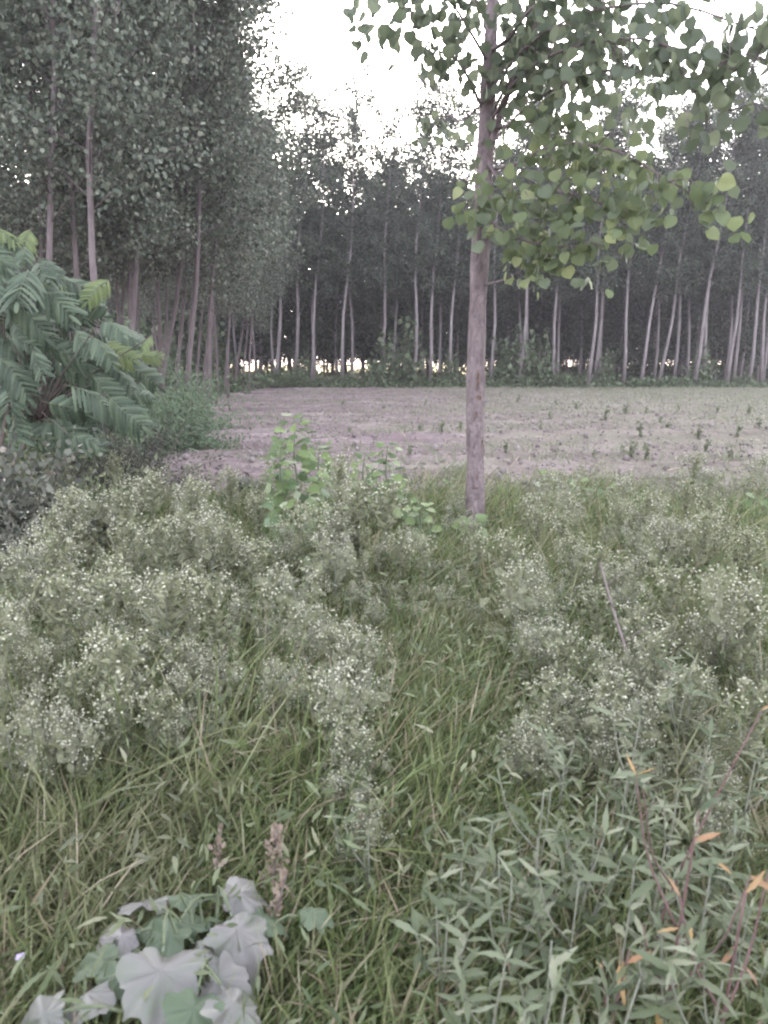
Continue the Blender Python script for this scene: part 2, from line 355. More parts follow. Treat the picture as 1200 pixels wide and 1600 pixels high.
def soil_z(X, Y):
    z = .02 + .06 * vnoise(X, Y, 1.7, 5) + .115 * vnoise(X, Y, 4.1, 6) + .05 * vnoise(X, Y, 8, 7)
    z += .045 * (.5 + .5 * np.sin((Y + .5 * vnoise(X, Y, .5, 8)) * 2 * math.pi / 1.15))
    z += .16 * np.exp(-((Y - 15.6 - .02 * X) / .45) ** 2) * np.clip((X + 2) / 4, 0, 1)        # low furrow bank across the right of the field
    return z - .25 * np.clip((8.9 - Y) / 1.0, 0, 1)
sheet('field', -26, 34, 8.1, 51.5, 330, 420, soil_z, M['soil'], 1.6)
sheet('forest_floor', -90, 90, 50.5, 104, 60, 40, lambda X, Y: .06 + .10 * vnoise(X, Y, .6, 9), M['litter'])
sheet('far_field', -900, 900, 104, 880, 2, 2, lambda X, Y: 0 * X + .01, M['far_field'])
# clods and dry litter on the field
N = 30000
cx = rng.uniform(-20, 26, N); cyy = 8.7 + 31 * rng.random(N) ** 1.7
ok = np.abs(cx) < cyy * .55 + 1; cx, cyy = cx[ok], cyy[ok]; n = len(cx)
mb = MB(); s = rng.uniform(.012, .045, n) * np.where(rng.random(n) < .06, 1.9, 1)
mb.scatter(T_CLOD, basis(rdir(n), rdir(n), s), np.stack([cx, cyy, soil_z(cx, cyy) + s * .3], -1))
o = link('soil_clods', mb.mesh('soil_clods', M['clod'])); o['kind'] = 'stuff'
N = 9000
cx = rng.uniform(-20, 26, N); cyy = 8.7 + 37 * rng.random(N) ** 1.5
ok = np.abs(cx) < cyy * .55 + 1; cx, cyy = cx[ok], cyy[ok]; n = len(cx); d = rdir(n); d[:, 2] = np.abs(d[:, 2]) * .35
mb = MB(); mb.scatter(([(-.05, 0, 0), (.05, 0, 0), (.03, 1, .05), (-.03, 1, .05)], [(0, 1, 2, 3)]), basis(d, rdir(n, 2), rng.uniform(.06, .17, n)), np.stack([cx, cyy, soil_z(cx, cyy) + .02], -1))
o = link('stubble', mb.mesh('stubble', M['straw'])); o['kind'] = 'stuff'
# thin grass coming up in the field, thicker to the right
N = 60000
cx = rng.uniform(-14, 30, N); cyy = 8.6 + 39 * rng.random(N) ** 1.3
ok = (np.abs(cx) < cyy * .55 + 1) & (vnoise(cx * .4, cyy, .9, 21) + .022 * cx > .47); cx, cyy = cx[ok], cyy[ok]; n = len(cx)
d = rdir(n, 1.3); d[:, 2] = np.abs(d[:, 2]) + .3
mb = MB(); mb.scatter(([(-.06, 0, 0), (.06, 0, 0), (0, 1, 0)], [(0, 1, 2)]), basis(d, rdir(n), rng.uniform(.08, .22, n)), np.stack([cx, cyy, soil_z(cx, cyy)], -1))
o = link('sparse_grass', mb.mesh('sparse_grass', M['field_weed'])); o['kind'] = 'stuff'

# ------------------------------------------------------------------ poplars of the plantations
def tree_meshes(name, h, r0, zc, R, limbs, twigs, per, leaf, T, bark, leafm, lean=0.0, profile=None, spread=.28, seed=0, droop=0.2):
    global rng
    keep = rng; rng = np.random.default_rng(seed)
    tr = MB(); cr = MB()
    nseg = 9; zz = np.linspace(0, h, nseg); ph = rng.uniform(0, 6)
    pts = np.stack([lean * (zz / h) * h * .5 + .10 * np.sin(zz * .7 + ph), .10 * np.cos(zz * .55 + ph) - .1 * math.cos(ph), zz], -1); pts[:, 0] -= pts[0, 0]; pts[:, 1] -= pts[0, 1]
    rad = r0 * (1 - .93 * (zz / h) ** 1.15); rad[0] *= 1.18
    tr.tube(pts, rad, 7)
    at = lambda z: np.array([np.interp(z, zz, pts[:, k]) for k in range(3)])
    lp, ld = [], []
    for i in range(limbs):
        u = (i + rng.uniform(.1, .9)) / limbs; z = zc + (h - zc) * u * .97
        a = i * 2.4 + rng.uniform(-.5, .5); q = profile(u) if profile else math.sin(math.pi * min(1, .18 + u * .82)) ** .7
        L = R * q * rng.uniform(.7, 1.2) + .25
        el = math.radians(rng.uniform(15, 50) + 20 * u)
        b0 = at(z); d = np.array([math.cos(a) * math.cos(el), math.sin(a) * math.cos(el), math.sin(el)])
        b1 = b0 + d * L * .5; b2 = b0 + d * L + np.array([0, 0, -droop * L * .3])
        br = np.array([b0, b1, b2]); tr.tube(br, [max(.012, r0 * .22 * (1 - .6 * u)), r0 * .12, .006], 4)
        for j in range(twigs):
            t = rng.uniform(.25, 1.0); c = b0 + (b1 - b0) * t * 2 if t < .5 else b1 + (b2 - b1) * (t - .5) * 2
            td = unit(d + rng.normal(size=3) * .9); tl = rng.uniform(.25, .8) * min(1, L)
            e = c + td * tl; tr.tube([c, e], [.008, .004], 3, cap=False)
            m = rng.poisson(per); f = rng.random(m)[:, None] ** .7
            lp.append(c + (e - c) * f + rng.normal(size=(m, 3)) * spread * np.array([1, 1, .8]))
            dd = rng.normal(size=(m, 3)) * .8 + np.array([0, 0, -.6]) + td * .3; ld.append(dd)
    lp = np.concatenate(lp); ld = np.concatenate(ld); n = len(lp)
    nr = rng.normal(size=(n, 3)); nr[:, 2] += .5; nr += unit(lp - np.array([0, 0, zc])) * .5
    cr.scatter(T, basis(ld, nr, leaf * rng.uniform(.65, 1.25, n)), lp)
    rng = keep
    return tr.mesh(name + '_trunk', bark, True), cr.mesh(name + '_crown', leafm)
def proto(me):
    t = bpy.data.objects.new('trunk', me[0]); c = bpy.data.objects.new('crown', me[1]); return [t, c]
def plant_tree(kids, loc, rz, scale, label, group=None, tilt=(0, 0), name='poplar_tree', cat='tree'):
    r = thing(name, label, cat, loc, group); r.rotation_euler = (tilt[0], tilt[1], rz); r.scale = (scale,) * 3 if np.ndim(scale) == 0 else scale
    for ch in kids:
        c = ch.copy(); col.objects.link(c); c.parent = r
    return r

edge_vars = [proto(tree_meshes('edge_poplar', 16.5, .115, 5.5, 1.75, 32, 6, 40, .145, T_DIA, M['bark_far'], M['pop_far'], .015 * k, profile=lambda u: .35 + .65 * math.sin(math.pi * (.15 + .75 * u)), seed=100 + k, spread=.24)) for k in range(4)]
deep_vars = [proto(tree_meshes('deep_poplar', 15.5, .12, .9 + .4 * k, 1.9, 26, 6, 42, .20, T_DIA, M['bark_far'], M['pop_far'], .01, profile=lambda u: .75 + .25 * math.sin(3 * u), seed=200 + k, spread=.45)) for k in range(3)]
# first row along the far side of the field: foot x, x where it meets the leaves (y about 440), depth
front = [(430, 436, 48.0), (458, 468, 49.2), (486, 497, 48.2), (534, 543, 48.6), (593, 600, 48.8), (645, 650, 48.4), (671, 679, 48.6), (702, 712, 48.9),
         (765, 771, 48.4), (809, 823, 48.0), (820, 826, 50.5), (864, 871, 48.6), (918, 932, 47.6), (927, 940, 49.5), (974, 982, 48.2), (1001, 1032, 47.8), (1027, 1058, 48.4),
         (1052, 1059, 50.0), (1084, 1112, 47.6), (1099, 1107, 49.8), (1135, 1155, 47.8), (1145, 1154, 50.4), (1170, 1187, 48.2), (1189, 1198, 49.6)]
words = ['first', 'second', 'third', 'fourth', 'fifth', 'sixth', 'seventh', 'eighth', 'ninth', 'tenth', 'eleventh', 'twelfth', 'thirteenth', 'fourteenth', 'fifteenth', 'sixteenth']
nl = sum(1 for f in front if f[0] < 740)
for i, (x0, x1, Y) in enumerate(front):
    b = P(x0, 600, Y); b[2] = .03
    hp = P(x1, 440, Y); lean = math.atan2(hp[0] - b[0], hp[2])
    lab = (f'front row poplar, {words[nl - 1 - i]} to the left of the thick roadside trunk' if i < nl else
           f'front row poplar, {words[i - nl]} to the right of the thick roadside trunk')
    s = rng.uniform(.95, 1.07)
    plant_tree(edge_vars[i % 4], b, rng.uniform(-.4, .4) + (0 if i % 3 else 3.1) * 0, s, lab, 'front row poplars along the far field edge', tilt=(0, lean * .85))
# rows behind, to the far side of the plantation
cnt = 0
for k in range(11):
    Y = 52.5 + 4.4 * k; half = Y * .50 + 2; step = 2.75 + .12 * k
    for x in np.arange(-half - 4, half, step):
        xx = x + rng.uniform(-.6, .6); yy = Y + rng.uniform(-.9, .9)
        v = deep_vars[int(rng.integers(3))] if k > 0 else edge_vars[int(rng.integers(4))]
        where = 'left of the thick trunk' if xx / yy < .10 else 'right of the thick trunk'; lab = 'slim poplar in the dark rows behind the front row, ' + where
        plant_tree(v, (xx, yy, .05), rng.uniform(0, 6.28), rng.uniform(.88, 1.08) * (.94 if k == 0 else 1), lab, 'poplars deep in the plantation ' + where, tilt=(rng.uniform(-.03, .03), rng.uniform(-.03, .05)))
        cnt += 1
print('deep trees', cnt)

# nearer block on the left, its edge running away along the field
left_vars = [proto(tree_meshes('stand_poplar', 13.5, .066, 3.4 + .6 * (k % 2), 2.8, 38, 7, 52, .086, T_HEX, M['bark_left'], M['pop_left'], .02, seed=300 + k, spread=.20)) for k in range(4)]
left_front = [  # foot x in the picture, depth, lean right, label
    (60, 15.5, .02, 'poplar with a dark thin trunk behind the feathery shrub, far left of the stand'),
    (93, 13.6, .03, 'poplar with a forked pale trunk rising behind the feathery shrub'),
    (116, 15.0, -.01, 'straight poplar just right of the forked trunk behind the feathery shrub'),
    (157, 13.0, .05, 'thick pale trunked poplar wrapped by creeper at the right shoulder of the shrub'),
    (200, 16.6, .06, 'poplar with a bent trunk to the right of the creeper wrapped trunk'),
    (212, 18.5, .03, 'thin straight poplar tucked behind the bent trunk in the left stand'),
    (236, 19.5, .20, 'poplar whose trunk leans hard to the right over the field corner'),
    (252, 21.0, .05, 'poplar with gently leaning trunk just past the hard leaning one'),
    (272, 23.5, .07, 'reddish trunked poplar above the fine leaved bush in the left stand'),
    (294, 26.5, .10, 'leaning poplar above the right end of the fine leaved bush'),
    (312, 27.5, .09, 'thin poplar in the receding left row, before the row reaches the far corner'),
    (340, 34.0, .05, 'poplar near the far left field corner with orange light behind it'),
    (364, 40.0, .16, 'forked leaning poplar at the far left corner of the bare field'),
    (322, 20.5, .10, 'poplar with low leafy boughs overhanging the field corner'),
    (283, 18.0, .07, 'poplar whose leafy boughs reach furthest right against the white sky'),
    (400, 45.0, .02, 'thin upright poplar in the gap beside the yellow light at the far corner')]
for i, (px, Y, lean, lab) in enumerate(left_front):
    b = P(px, 600, Y); b[2] = 0
    r = plant_tree(left_vars[i % 4], b, rng.uniform(-.6, .6), rng.uniform(.92, 1.05), lab, 'poplars along the edge of the left stand', tilt=(0, lean))
for px, Y, ln in ((180, 19, .05), (190, 21, .03), (222, 22, .04), (250, 26, .05), (305, 30, .07), (320, 31, .05), (328, 30, .10), (350, 36, .07), (356, 33, .03), (378, 42, .08), (388, 38, .04), (75, 18, .02), (130, 18, .04), (145, 20, .01), (35, 17, .03)):
    b = P(px, 600, Y); b[2] = 0
    plant_tree(left_vars[int(rng.integers(4))], b, rng.uniform(-.6, .6), (rng.uniform(.72, .85), rng.uniform(.72, .85), rng.uniform(.85, 1.0)), 'very thin poplar stem crowded among the edge trees of the left stand', 'thin crowded stems of the left stand', tilt=(0, ln))
for k in range(9):
    for j in range(1, 2):
        Y = 15 + 3.4 * k + rng.uniform(-.7, .7); xe = (np.interp(Y, [12, 48], [-4.9, -9.0]))
        x = xe - 1.0 - 2.6 * j + rng.uniform(-.6, .6)
        if x < -Y * .5 - 4: continue
        plant_tree(left_vars[int(rng.integers(4))], (x, Y, 0), rng.uniform(0, 6.28), rng.uniform(.9, 1.08), 'poplar inside the dim left stand, behind its edge trees', 'poplars inside the left stand', tilt=(rng.uniform(-.03, .03), rng.uniform(-.02, .08)))

# ------------------------------------------------------------------ the roadside poplar
def axis_at(pts, z): return np.array([np.interp(z, pts[:, 2], pts[:, k]) for k in range(3)])
Yt = 6.8
ta = [P(743, 868, Yt), P(743, 700, Yt), P(744, 560, Yt), P(749, 420, Yt), P(756, 280, Yt), P(764, 120, Yt), P(770, 0, Yt)]
tb = ta[-1]; ta += [tb + np.array([.03, .05, .9]), tb + np.array([.0, .1, 2.6]), tb + np.array([.1, .1, 4.6]), tb + np.array([.1, .1, 6.6])]
ta[0][2] = -.05; tpts = spline(ta, 70)
zs = tpts[:, 2]
trad = np.interp(zs, [0, .12, .35, 1.2, 2.4, 3.4, 4.4, 7, 11.5], [.125, .098, .082, .077, .073, .071, .048, .033, .006])
trad = trad * (1 + .045 * np.sin(zs * 5.3) + .03 * np.sin(zs * 13.1 + 1) + .02 * np.sin(zs * 31))

main = thing('roadside_poplar', 'big poplar with thick scarred mauve trunk standing alone at the near field edge', 'tree', (tpts[0][0], Yt, 0))
org = np.array([tpts[0][0], Yt, 0.0])
tpts_f = spline(tpts[::3], 190); trad_f = np.interp(tpts_f[:, 2], zs, trad); mb = MB(); mb.tube(tpts_f - org, trad_f, 28)
VV = mb.v[0]; kk = np.arange(len(VV)); tt = (kk % 28) / 28 * 6.283; z_ = VV[:, 2]; cen_ = np.repeat(tpts_f - org, 28, axis=0)
g_ = .55 * vnoise(np.cos(tt) * 3.1, z_ * 2.2 + np.sin(tt) * 3.1, 2.0, 61) + .45 * vnoise(np.cos(tt) * 6, z_ * 6 + np.sin(tt) * 6, 2.0, 62); kn = vnoise(np.cos(tt) * 1.2 + 5, z_ * 1.6 + np.sin(tt) * 1.2, 2.0, 63)
mb.v[0] = VV + (VV - cen_) * (.20 * (g_ - .5) + .35 * np.clip(kn - .72, 0, 1))[:, None]; trunk = link('trunk', mb.mesh('poplar_trunk', M['bark_near'], True), main)
# scars where old limbs came off, as on the photographed trunk
for px, py, hh, ww in ((745, 594, .13, .012), (747, 620, .035, .022), (741, 648, .08, .010), (744, 744, .05, .010), (741, 760, .022, .018), (735, 800, .05, .012), (752, 690, .06, .008)):
    c = P(px, py, Yt); a = axis_at(tpts, c[2]); rr = np.interp(c[2], zs, trad); sb = MB()
    dx = np.clip((c[0] - a[0]) / rr, -.8, .8); front_y = a[1] - rr * math.sqrt(1 - dx * dx)
    V = []; n = 10
    for ring, (q, dep) in enumerate(((1.25, .004), (.85, -.010), (.45, .002))):
        for i in range(n):
            t = 2 * math.pi * i / n; j = 1 + .22 * math.sin(2 * t + hh * 90) + .16 * math.sin(5 * t + px)
            xo = ww * q * math.cos(t) * j; d2 = np.clip((c[0] + xo - a[0]) / rr, -.95, .95)
            V.append((c[0] + xo, a[1] - rr * math.sqrt(1 - d2 * d2) + dep, c[2] + hh * .5 * q * math.sin(t) * j))
    Fc = [(r * n + i, r * n + (i + 1) % n, (r + 1) * n + (i + 1) % n, (r + 1) * n + i) for r in range(2) for i in range(n)] + [tuple(2 * n + i for i in range(n))]
    sb.add(np.array(V) - org, Fc); link('bark_scar', sb.mesh('bark_scar', M['scar'], True), trunk)
LP, LD, LN, LS, LF = [], [], [], [], []
def hang(c, e, m, spread, size, skylit, droop=1.0):
    f = rng.random(m)[:, None]; q = c + (e - c) * f + rng.normal(size=(m, 3)) * spread
    d = rng.normal(size=(m, 3)) * .55 + np.array([0, 0, -droop]) + unit(e - c) * .25
    nn = rng.normal(size=(m, 3)) + np.array([0, -.5, .25])
    LP.append(q); LD.append(d); LN.append(nn); LS.append(size * rng.uniform(.7, 1.2, m)); LF.append(np.full(m, skylit))
def branch(z, way, r0, twigs, per, size, skylit, spread=.07, tl=(.2, .5), t0=.35, name='branch'):
    a = axis_at(tpts, z); pts = spline([a] + [np.asarray(q) for q in way], 14)
    b = MB(); b.tube(pts - org, np.linspace(r0, r0 * .25, 14), 6)
    for j in range(twigs):
        t = t0 + (1 - t0) * (j + rng.random()) / twigs; k = min(12, int(t * 13)); c = pts[k] + (pts[k + 1] - pts[k]) * (t * 13 - k)
        d = unit(unit(pts[min(13, k + 1)] - pts[k]) + rng.normal(size=3) * .85 + np.array([0, 0, -.15 if skylit else .12])); L = rng.uniform(*tl); e = c + d * L
        m_ = c + d * L * .5 + np.array([0, 0, .03]); e = e + np.array([0, 0, -.12 * L])
        b.tube(np.array([c, m_, e]) - org, [.006, .004, .002], 4, cap=False)
        hang(c, e, max(1, rng.poisson(per * (1.38 if not skylit else 1.6))), spread * 1.25, size * (.94 if skylit else .84), skylit)
    link(name, b.mesh('poplar_branch', M['bark_near'], True), main)
br = branch
br(3.15, [P(778, 190, 6.7), P(812, 100, 6.5), P(862, -20, 6.2), P(900, -130, 6.0)], .034, 12, 7, .10, 0)
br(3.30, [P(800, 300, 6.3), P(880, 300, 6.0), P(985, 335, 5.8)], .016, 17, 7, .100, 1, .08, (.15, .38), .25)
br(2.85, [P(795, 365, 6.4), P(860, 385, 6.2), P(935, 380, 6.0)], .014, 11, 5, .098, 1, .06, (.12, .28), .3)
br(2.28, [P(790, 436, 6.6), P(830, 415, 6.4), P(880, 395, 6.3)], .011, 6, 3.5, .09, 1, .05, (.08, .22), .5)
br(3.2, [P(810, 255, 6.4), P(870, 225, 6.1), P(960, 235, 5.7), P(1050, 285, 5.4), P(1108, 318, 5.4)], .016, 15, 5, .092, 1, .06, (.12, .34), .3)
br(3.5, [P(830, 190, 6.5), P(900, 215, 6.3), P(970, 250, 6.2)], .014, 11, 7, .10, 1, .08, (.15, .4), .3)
br(3.35, [P(820, 170, 6.4), P(920, 115, 5.9), P(1040, 120, 5.4), P(1140, 175, 5.2)], .013, 19, 7, .102, 0, .09, (.15, .5), .2)
br(3.5, [P(810, 120, 6.4), P(890, 75, 5.9), P(1000, 60, 5.4), P(1100, 95, 5.1), P(1185, 120, 5.0)], .013, 20, 7, .102, 0, .09, (.15, .5), .2)
br(3.65, [P(805, 90, 6.4), P(900, 25, 5.8), P(1040, 5, 5.3), P(1160, 40, 5.0), P(1230, 60, 4.9)], .013, 20, 7, .102, 0, .09, (.15, .5), .2)
br(3.6, [P(735, 130, 6.7), P(715, 95, 6.6), P(680, 75, 6.3), P(640, 30, 6.2)], .014, 11, 6, .10, 0, .07, (.12, .34), .3)
br(4.0, [P(735, 50, 6.6), P(705, 5, 6.4), P(660, -30, 6.1), P(620, -20, 6.0)], .014, 10, 7, .10, 0, .08, (.15, .36), .3)
br(4.75, [P(690, -60, 6.2), P(610, -30, 5.9), P(566, 42, 5.8)], .010, 3, 3.2, .09, 0, .05, (.08, .15), .86)
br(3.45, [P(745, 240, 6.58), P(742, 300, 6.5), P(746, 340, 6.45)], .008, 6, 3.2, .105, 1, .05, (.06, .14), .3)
br(3.75, [P(720, 190, 7.0), P(700, 180, 7.2), P(680, 200, 7.3)], .010, 5, 5, .095, 0, .07, (.1, .25), .3)
br(4.1, [P(795, 60, 6.5), P(840, 5, 6.3), P(940, -40, 6.0), P(1050, -60, 5.6)], .018, 15, 8, .105, 0, .08, (.15, .45), .2)
br(3.75, [P(785, 110, 6.8), P(810, 70, 6.9), P(880, 70, 7.2), P(980, 110, 7.5)], .018, 13, 8, .10, 0, .09, (.15, .5), .2)
br(4.4, [P(760, 20, 7.2), P(720, -30, 7.4), P(690, -60, 7.6)], .016, 10, 8, .10, 0, .09, (.15, .45), .2)
br(3.55, [P(795, 130, 6.6), P(845, 85, 6.4), P(900, 60, 6.2), P(960, 20, 6.1)], .016, 12, 8, .10, 0, .09, (.15, .45), .2)
for i in range(16):        # the rest of the crown, above the frame
    z = 5.2 + i * .38; a = i * 2.4; L = 1.5 * (1 - i / 20); c = axis_at(tpts, z)
    br(z, [c + np.array([math.cos(a) * L * .5, math.sin(a) * L * .5, .45 * L]), c + np.array([math.cos(a) * L, math.sin(a) * L, .8 * L])], .018, 9, 9, .105, 0, .10, (.2, .5), .2)
LP = np.concatenate(LP); LD = np.concatenate(LD); LN = np.concatenate(LN); LS = np.concatenate(LS); LF = np.concatenate(LF)
qx, qy, qd = proj(LP); inside = (qx > -10) & (qx < 1210) & (qy > -10) & (qy < 1610)
R0 = basis(LD, LN, LS); cam_v = unit(LP - np.array([0, 0, H])); face = np.abs(np.einsum('ni,ni->n', unit(R0[:, :, 2]), cam_v))
area = np.where(inside, (LS / qd) ** 2 * (.25 + face), 0) * np.where(LF > 0, 1.3, 1)
big = np.zeros(len(LP), bool); big[np.argsort(-area)[:295]] = True
leafme = {}
for f in (0, 1):
    for k in range(4):
        mb = MB(); mb.add(*T_POP[k]); leafme[f, k] = mb.mesh('poplar_leaf', M['pop_skylit'] if f else M['pop_main'], True)
from mathutils import Matrix
def leaf_obj(me, R, p, parent, name='leaf'):
    o = bpy.data.objects.new(name, me); col.objects.link(o); o.parent = parent
    m = np.eye(4); m[:3, :3] = R; m[:3, 3] = p; o.matrix_local = Matrix(m.tolist()); return o
for i in np.where(big)[0]: leaf_obj(leafme[int(LF[i]), i % 4], R0[i], LP[i] - org, main)
fm = MB()
for f in (0, 1):
    for k in range(4):
        s_ = (~big) & (LF == f) & (np.arange(len(LP)) % 4 == k)
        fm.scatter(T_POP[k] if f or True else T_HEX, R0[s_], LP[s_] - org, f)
o = link('foliage', fm.mesh('poplar_foliage', [M['pop_main'], M['pop_skylit']]), main); o['kind'] = 'stuff'
print('main leaves', len(LP))

# ------------------------------------------------------------------ air
hb = MB(); X0, X1, Y0, Y1, Z0, Z1 = -950, 950, -110, 950, -1.1, 20
hb.add([(X0, Y0, Z0), (X1, Y0, Z0), (X1, Y1, Z0), (X0, Y1, Z0), (X0, Y0, Z1), (X1, Y0, Z1), (X1, Y1, Z1), (X0, Y1, Z1)], [(3, 2, 1, 0), (4, 5, 6, 7), (0, 1, 5, 4), (1, 2, 6, 5), (2, 3, 7, 6), (3, 0, 4, 7)])
hm = bpy.data.materials.new('haze_air'); hm.use_nodes = True; hn = hm.node_tree; hn.nodes.clear()
ho = hn.nodes.new('ShaderNodeOutputMaterial'); hv = hn.nodes.new('ShaderNodeVolumePrincipled'); hv.inputs['Density'].default_value = .0010; hv.inputs['Color'].default_value = (.98, .90, .98, 1); hv.inputs['Anisotropy'].default_value = .45
hn.links.new(hv.outputs[0], ho.inputs['Volume']); hz = link('haze', hb.mesh('haze', hm)); hz['kind'] = 'stuff'

# ------------------------------------------------------------------ poplar suckers (saplings) in the verge
def sapling(px, py, Y, n, size, label, spread=.16, bare=.25, lean=0.0, name='poplar_sapling'):
    top = P(px, py, Y); base = np.array([top[0] - lean * top[2], Y, 0.0])
    t = thing(name, label, 'sapling', base, 'poplar suckers among the verge weeds')
    h = top[2]; pts = spline([(0, 0, 0), (lean * h * .4 + .02, .01, h * .4), (lean * h * .75 - .02, 0, h * .75), (lean * h, 0, h)], 9)
    mb = MB(); mb.tube(pts, np.linspace(.010, .004, 9), 6); link('stem', mb.mesh('sapling_stem', M['stem_green'], True), t)
    for i in range(n):
        u = bare + (1 - bare) * ((i + .6) / n) ** .9; a = i * 2.4 + rng.uniform(-.4, .4)
        c = np.array([np.interp(u * h, pts[:, 2], pts[:, k]) for k in range(3)])
        L = spread * rng.uniform(.5, 1.1) * (1.15 - u * .75); up = .15 + .55 * u
        p = c + np.array([math.cos(a) * L, math.sin(a) * L, L * up])
        d = np.array([[math.cos(a), math.sin(a), rng.uniform(-.75, .15) + .5 * (u > .93)]]) + rng.normal(size=(1, 3)) * .2
        nn = np.array([[-.2 * math.cos(a), -.2 * math.sin(a) - .35, 1.]]) + rng.normal(size=(1, 3)) * .35
        s = 1.35 * size * (1.1 - .45 * u) * rng.uniform(.75, 1.2)
        q = leaf_obj(sapme[int(rng.integers(4))], basis(d, nn, [s])[0], p, t)
        e = p - unit(d)[0] * .4 * s
    return t
sapme = []
for k in range(4):
    mb = MB(); mb.add(*T_POP[k]); sapme.append(mb.mesh('sapling_leaf', M['sapling'], True))
sapling(462, 660, 6.5, 92, .088, 'tall bright leafy poplar sapling rising above the weeds against the bare soil', .24, .05)
sapling(515, 790, 6.0, 40, .085, 'leafy low sapling filling the gap under and right of the tallest sapling', .22, .15)
sapling(450, 800, 5.8, 36, .085, 'leafy low sapling in front of the tallest sapling, to its left', .22, .15)
sapling(500, 700, 6.8, 60, .08, 'leafy sapling just right of the tallest sapling and slightly lower', .18, .2)
sapling(440, 690, 6.3, 46, .075, 'sapling close on the left of the tallest bright sapling', .16, .3)
sapling(490, 870, 5.2, 14, .085, 'low yellow green sapling below the tallest sapling among white flowered weeds', .13, .5)
sapling(606, 697, 6.9, 38, .09, 'broad leaved sapling between the tallest sapling and the thick trunk', .15, .3)
sapling(570, 712, 7.1, 24, .08, 'small sapling to the left of the broad leaved sapling', .12, .4)
sapling(622, 745, 7.1, 16, .075, 'low sapling with pale leaves halfway toward the thick trunk', .13, .4)
sapling(660, 785, 6.1, 26, .075, 'low yellowish sapling a step left of the thick trunk base', .14, .4)
sapling(738, 812, 6.2, 14, .105, 'sapling with large pale leaves standing against the thick trunk foot', .11, .45)
sapling(700, 750, 8.6, 9, .075, 'little sapling beyond the thick trunk to its left, at the field edge', .10, .4)
for px, py, Y, n, lab in ((858, 742, 8.4, 10, 'first small sapling right of the thick trunk at the soil edge'), (905, 748, 8.2, 12, 'second small sapling right of the thick trunk at the soil edge'),
                          (950, 765, 8.0, 9, 'third small sapling right of the thick trunk at the soil edge'), (1000, 772, 7.8, 7, 'tiny sapling in tall grass at the soil edge right of centre'),
                          (1095, 735, 8.2, 12, 'pale yellowish sapling in the grass near the right side of the field edge'), (1075, 790, 7.6, 8, 'low yellow sapling just before the pale yellowish one'),
                          (1185, 775, 7.2, 14, 'leafy sapling at the right end of the field edge'), (1120, 830, 7.0, 9, 'low sapling in the grass below the right end of the field edge'),
                          (795, 760, 8.8, 6, 'single stemmed little sapling just right of the thick trunk'), (400, 1175, 2.6, 2, 'single yellow green leaf on a low shoot in the grass')):
    sapling(px, py, Y, n, .085 if n > 2 else .075, lab, .11, .35)

# ------------------------------------------------------------------ feathery leaved shrub at the left
def frond_mesh(k, mat):
    r = np.random.default_rng(70 + k); mb = MB(); npair = 9
    curve = lambda t: np.array([.05 * math.sin(3 * t + k), t * (1 - .18 * t), -.50 * t * t + .14 * t])
    mb.tube([curve(t) for t in np.linspace(0, 1, 7)], np.linspace(.008, .003, 7), 4, 0)
    for i in range(npair + 1):
        t = .14 + .83 * i / npair; c = curve(t); L = .40 * math.sin(math.pi * (.24 + .58 * t)) * r.uniform(.8, 1.12)
        for sgn in ((-1, 1) if i < npair else (0,)):
            d = unit(np.array([sgn * .85, .60 if sgn else 1, -.20 + r.uniform(-.15, .12)])); side = unit(np.cross(d, np.array([0, 0, 1.]))); V, Fc = [], []; m = 11; dr = r.uniform(.25, .75); tw = r.uniform(-.4, .4)
            for j in range(m):
                u = j / (m - 1); q = c + d * L * u + np.array([0, 0, -dr * L * u * u]); hw = .036 * (math.sin(math.pi * (.10 + .86 * u)) ** .6) * (1 + (.20 if j % 2 else -.20)) * r.uniform(.92, 1.08)
                V += [q - side * hw + np.array([0, 0, -.35 * hw + tw * hw]), q, q + side * hw + np.array([0, 0, -.35 * hw - tw * hw])]
            for j in range(m - 1): e = j * 3; Fc += [(e, e + 3, e + 4, e + 1), (e + 1, e + 4, e + 5, e + 2)]
            mb.add(V, Fc, 1)
    return mb.mesh('frond', [M['stem_green'], mat])
fr_me = [frond_mesh(k, M['frond']) for k in range(5)]; fy_me = [frond_mesh(k + 6, M['frond_young']) for k in range(2)]
sb_base = np.array([-4.1, 7.6, 0.0])
shrub = thing('feathery_shrub', 'tall shrub with drooping feathery compound fronds at the left edge', 'shrub', sb_base)
cen = np.array([-4.0, 8.0, 1.7])
fl = []
outline = [(-60, 330), (0, 345), (60, 390), (120, 430), (165, 470), (215, 520), (245, 560), (250, 600), (225, 650), (170, 690), (100, 700), (40, 680), (-60, 640)]
ox = np.array([p[0] for p in outline]); oy = np.array([p[1] for p in outline])
def in_poly(x, y):
    c = False; j = len(ox) - 1
    for i in range(len(ox)):
        if (oy[i] > y) != (oy[j] > y) and x < (ox[j] - ox[i]) * (y - oy[i]) / (oy[j] - oy[i] + 1e-9) + ox[i]: c = not c
        j = i
    return c
pts_ = []
tries = 0
while len(pts_) < 120 and tries < 9000:
    tries += 1; x, y = rng.uniform(-60, 240), rng.uniform(350, 690)
    if in_poly(x, y) and all((x - a) ** 2 + (y - b) ** 2 > 17 ** 2 for a, b, _ in pts_): pts_.append((x, y, rng.uniform(6.7, 8.5)))
stems = []
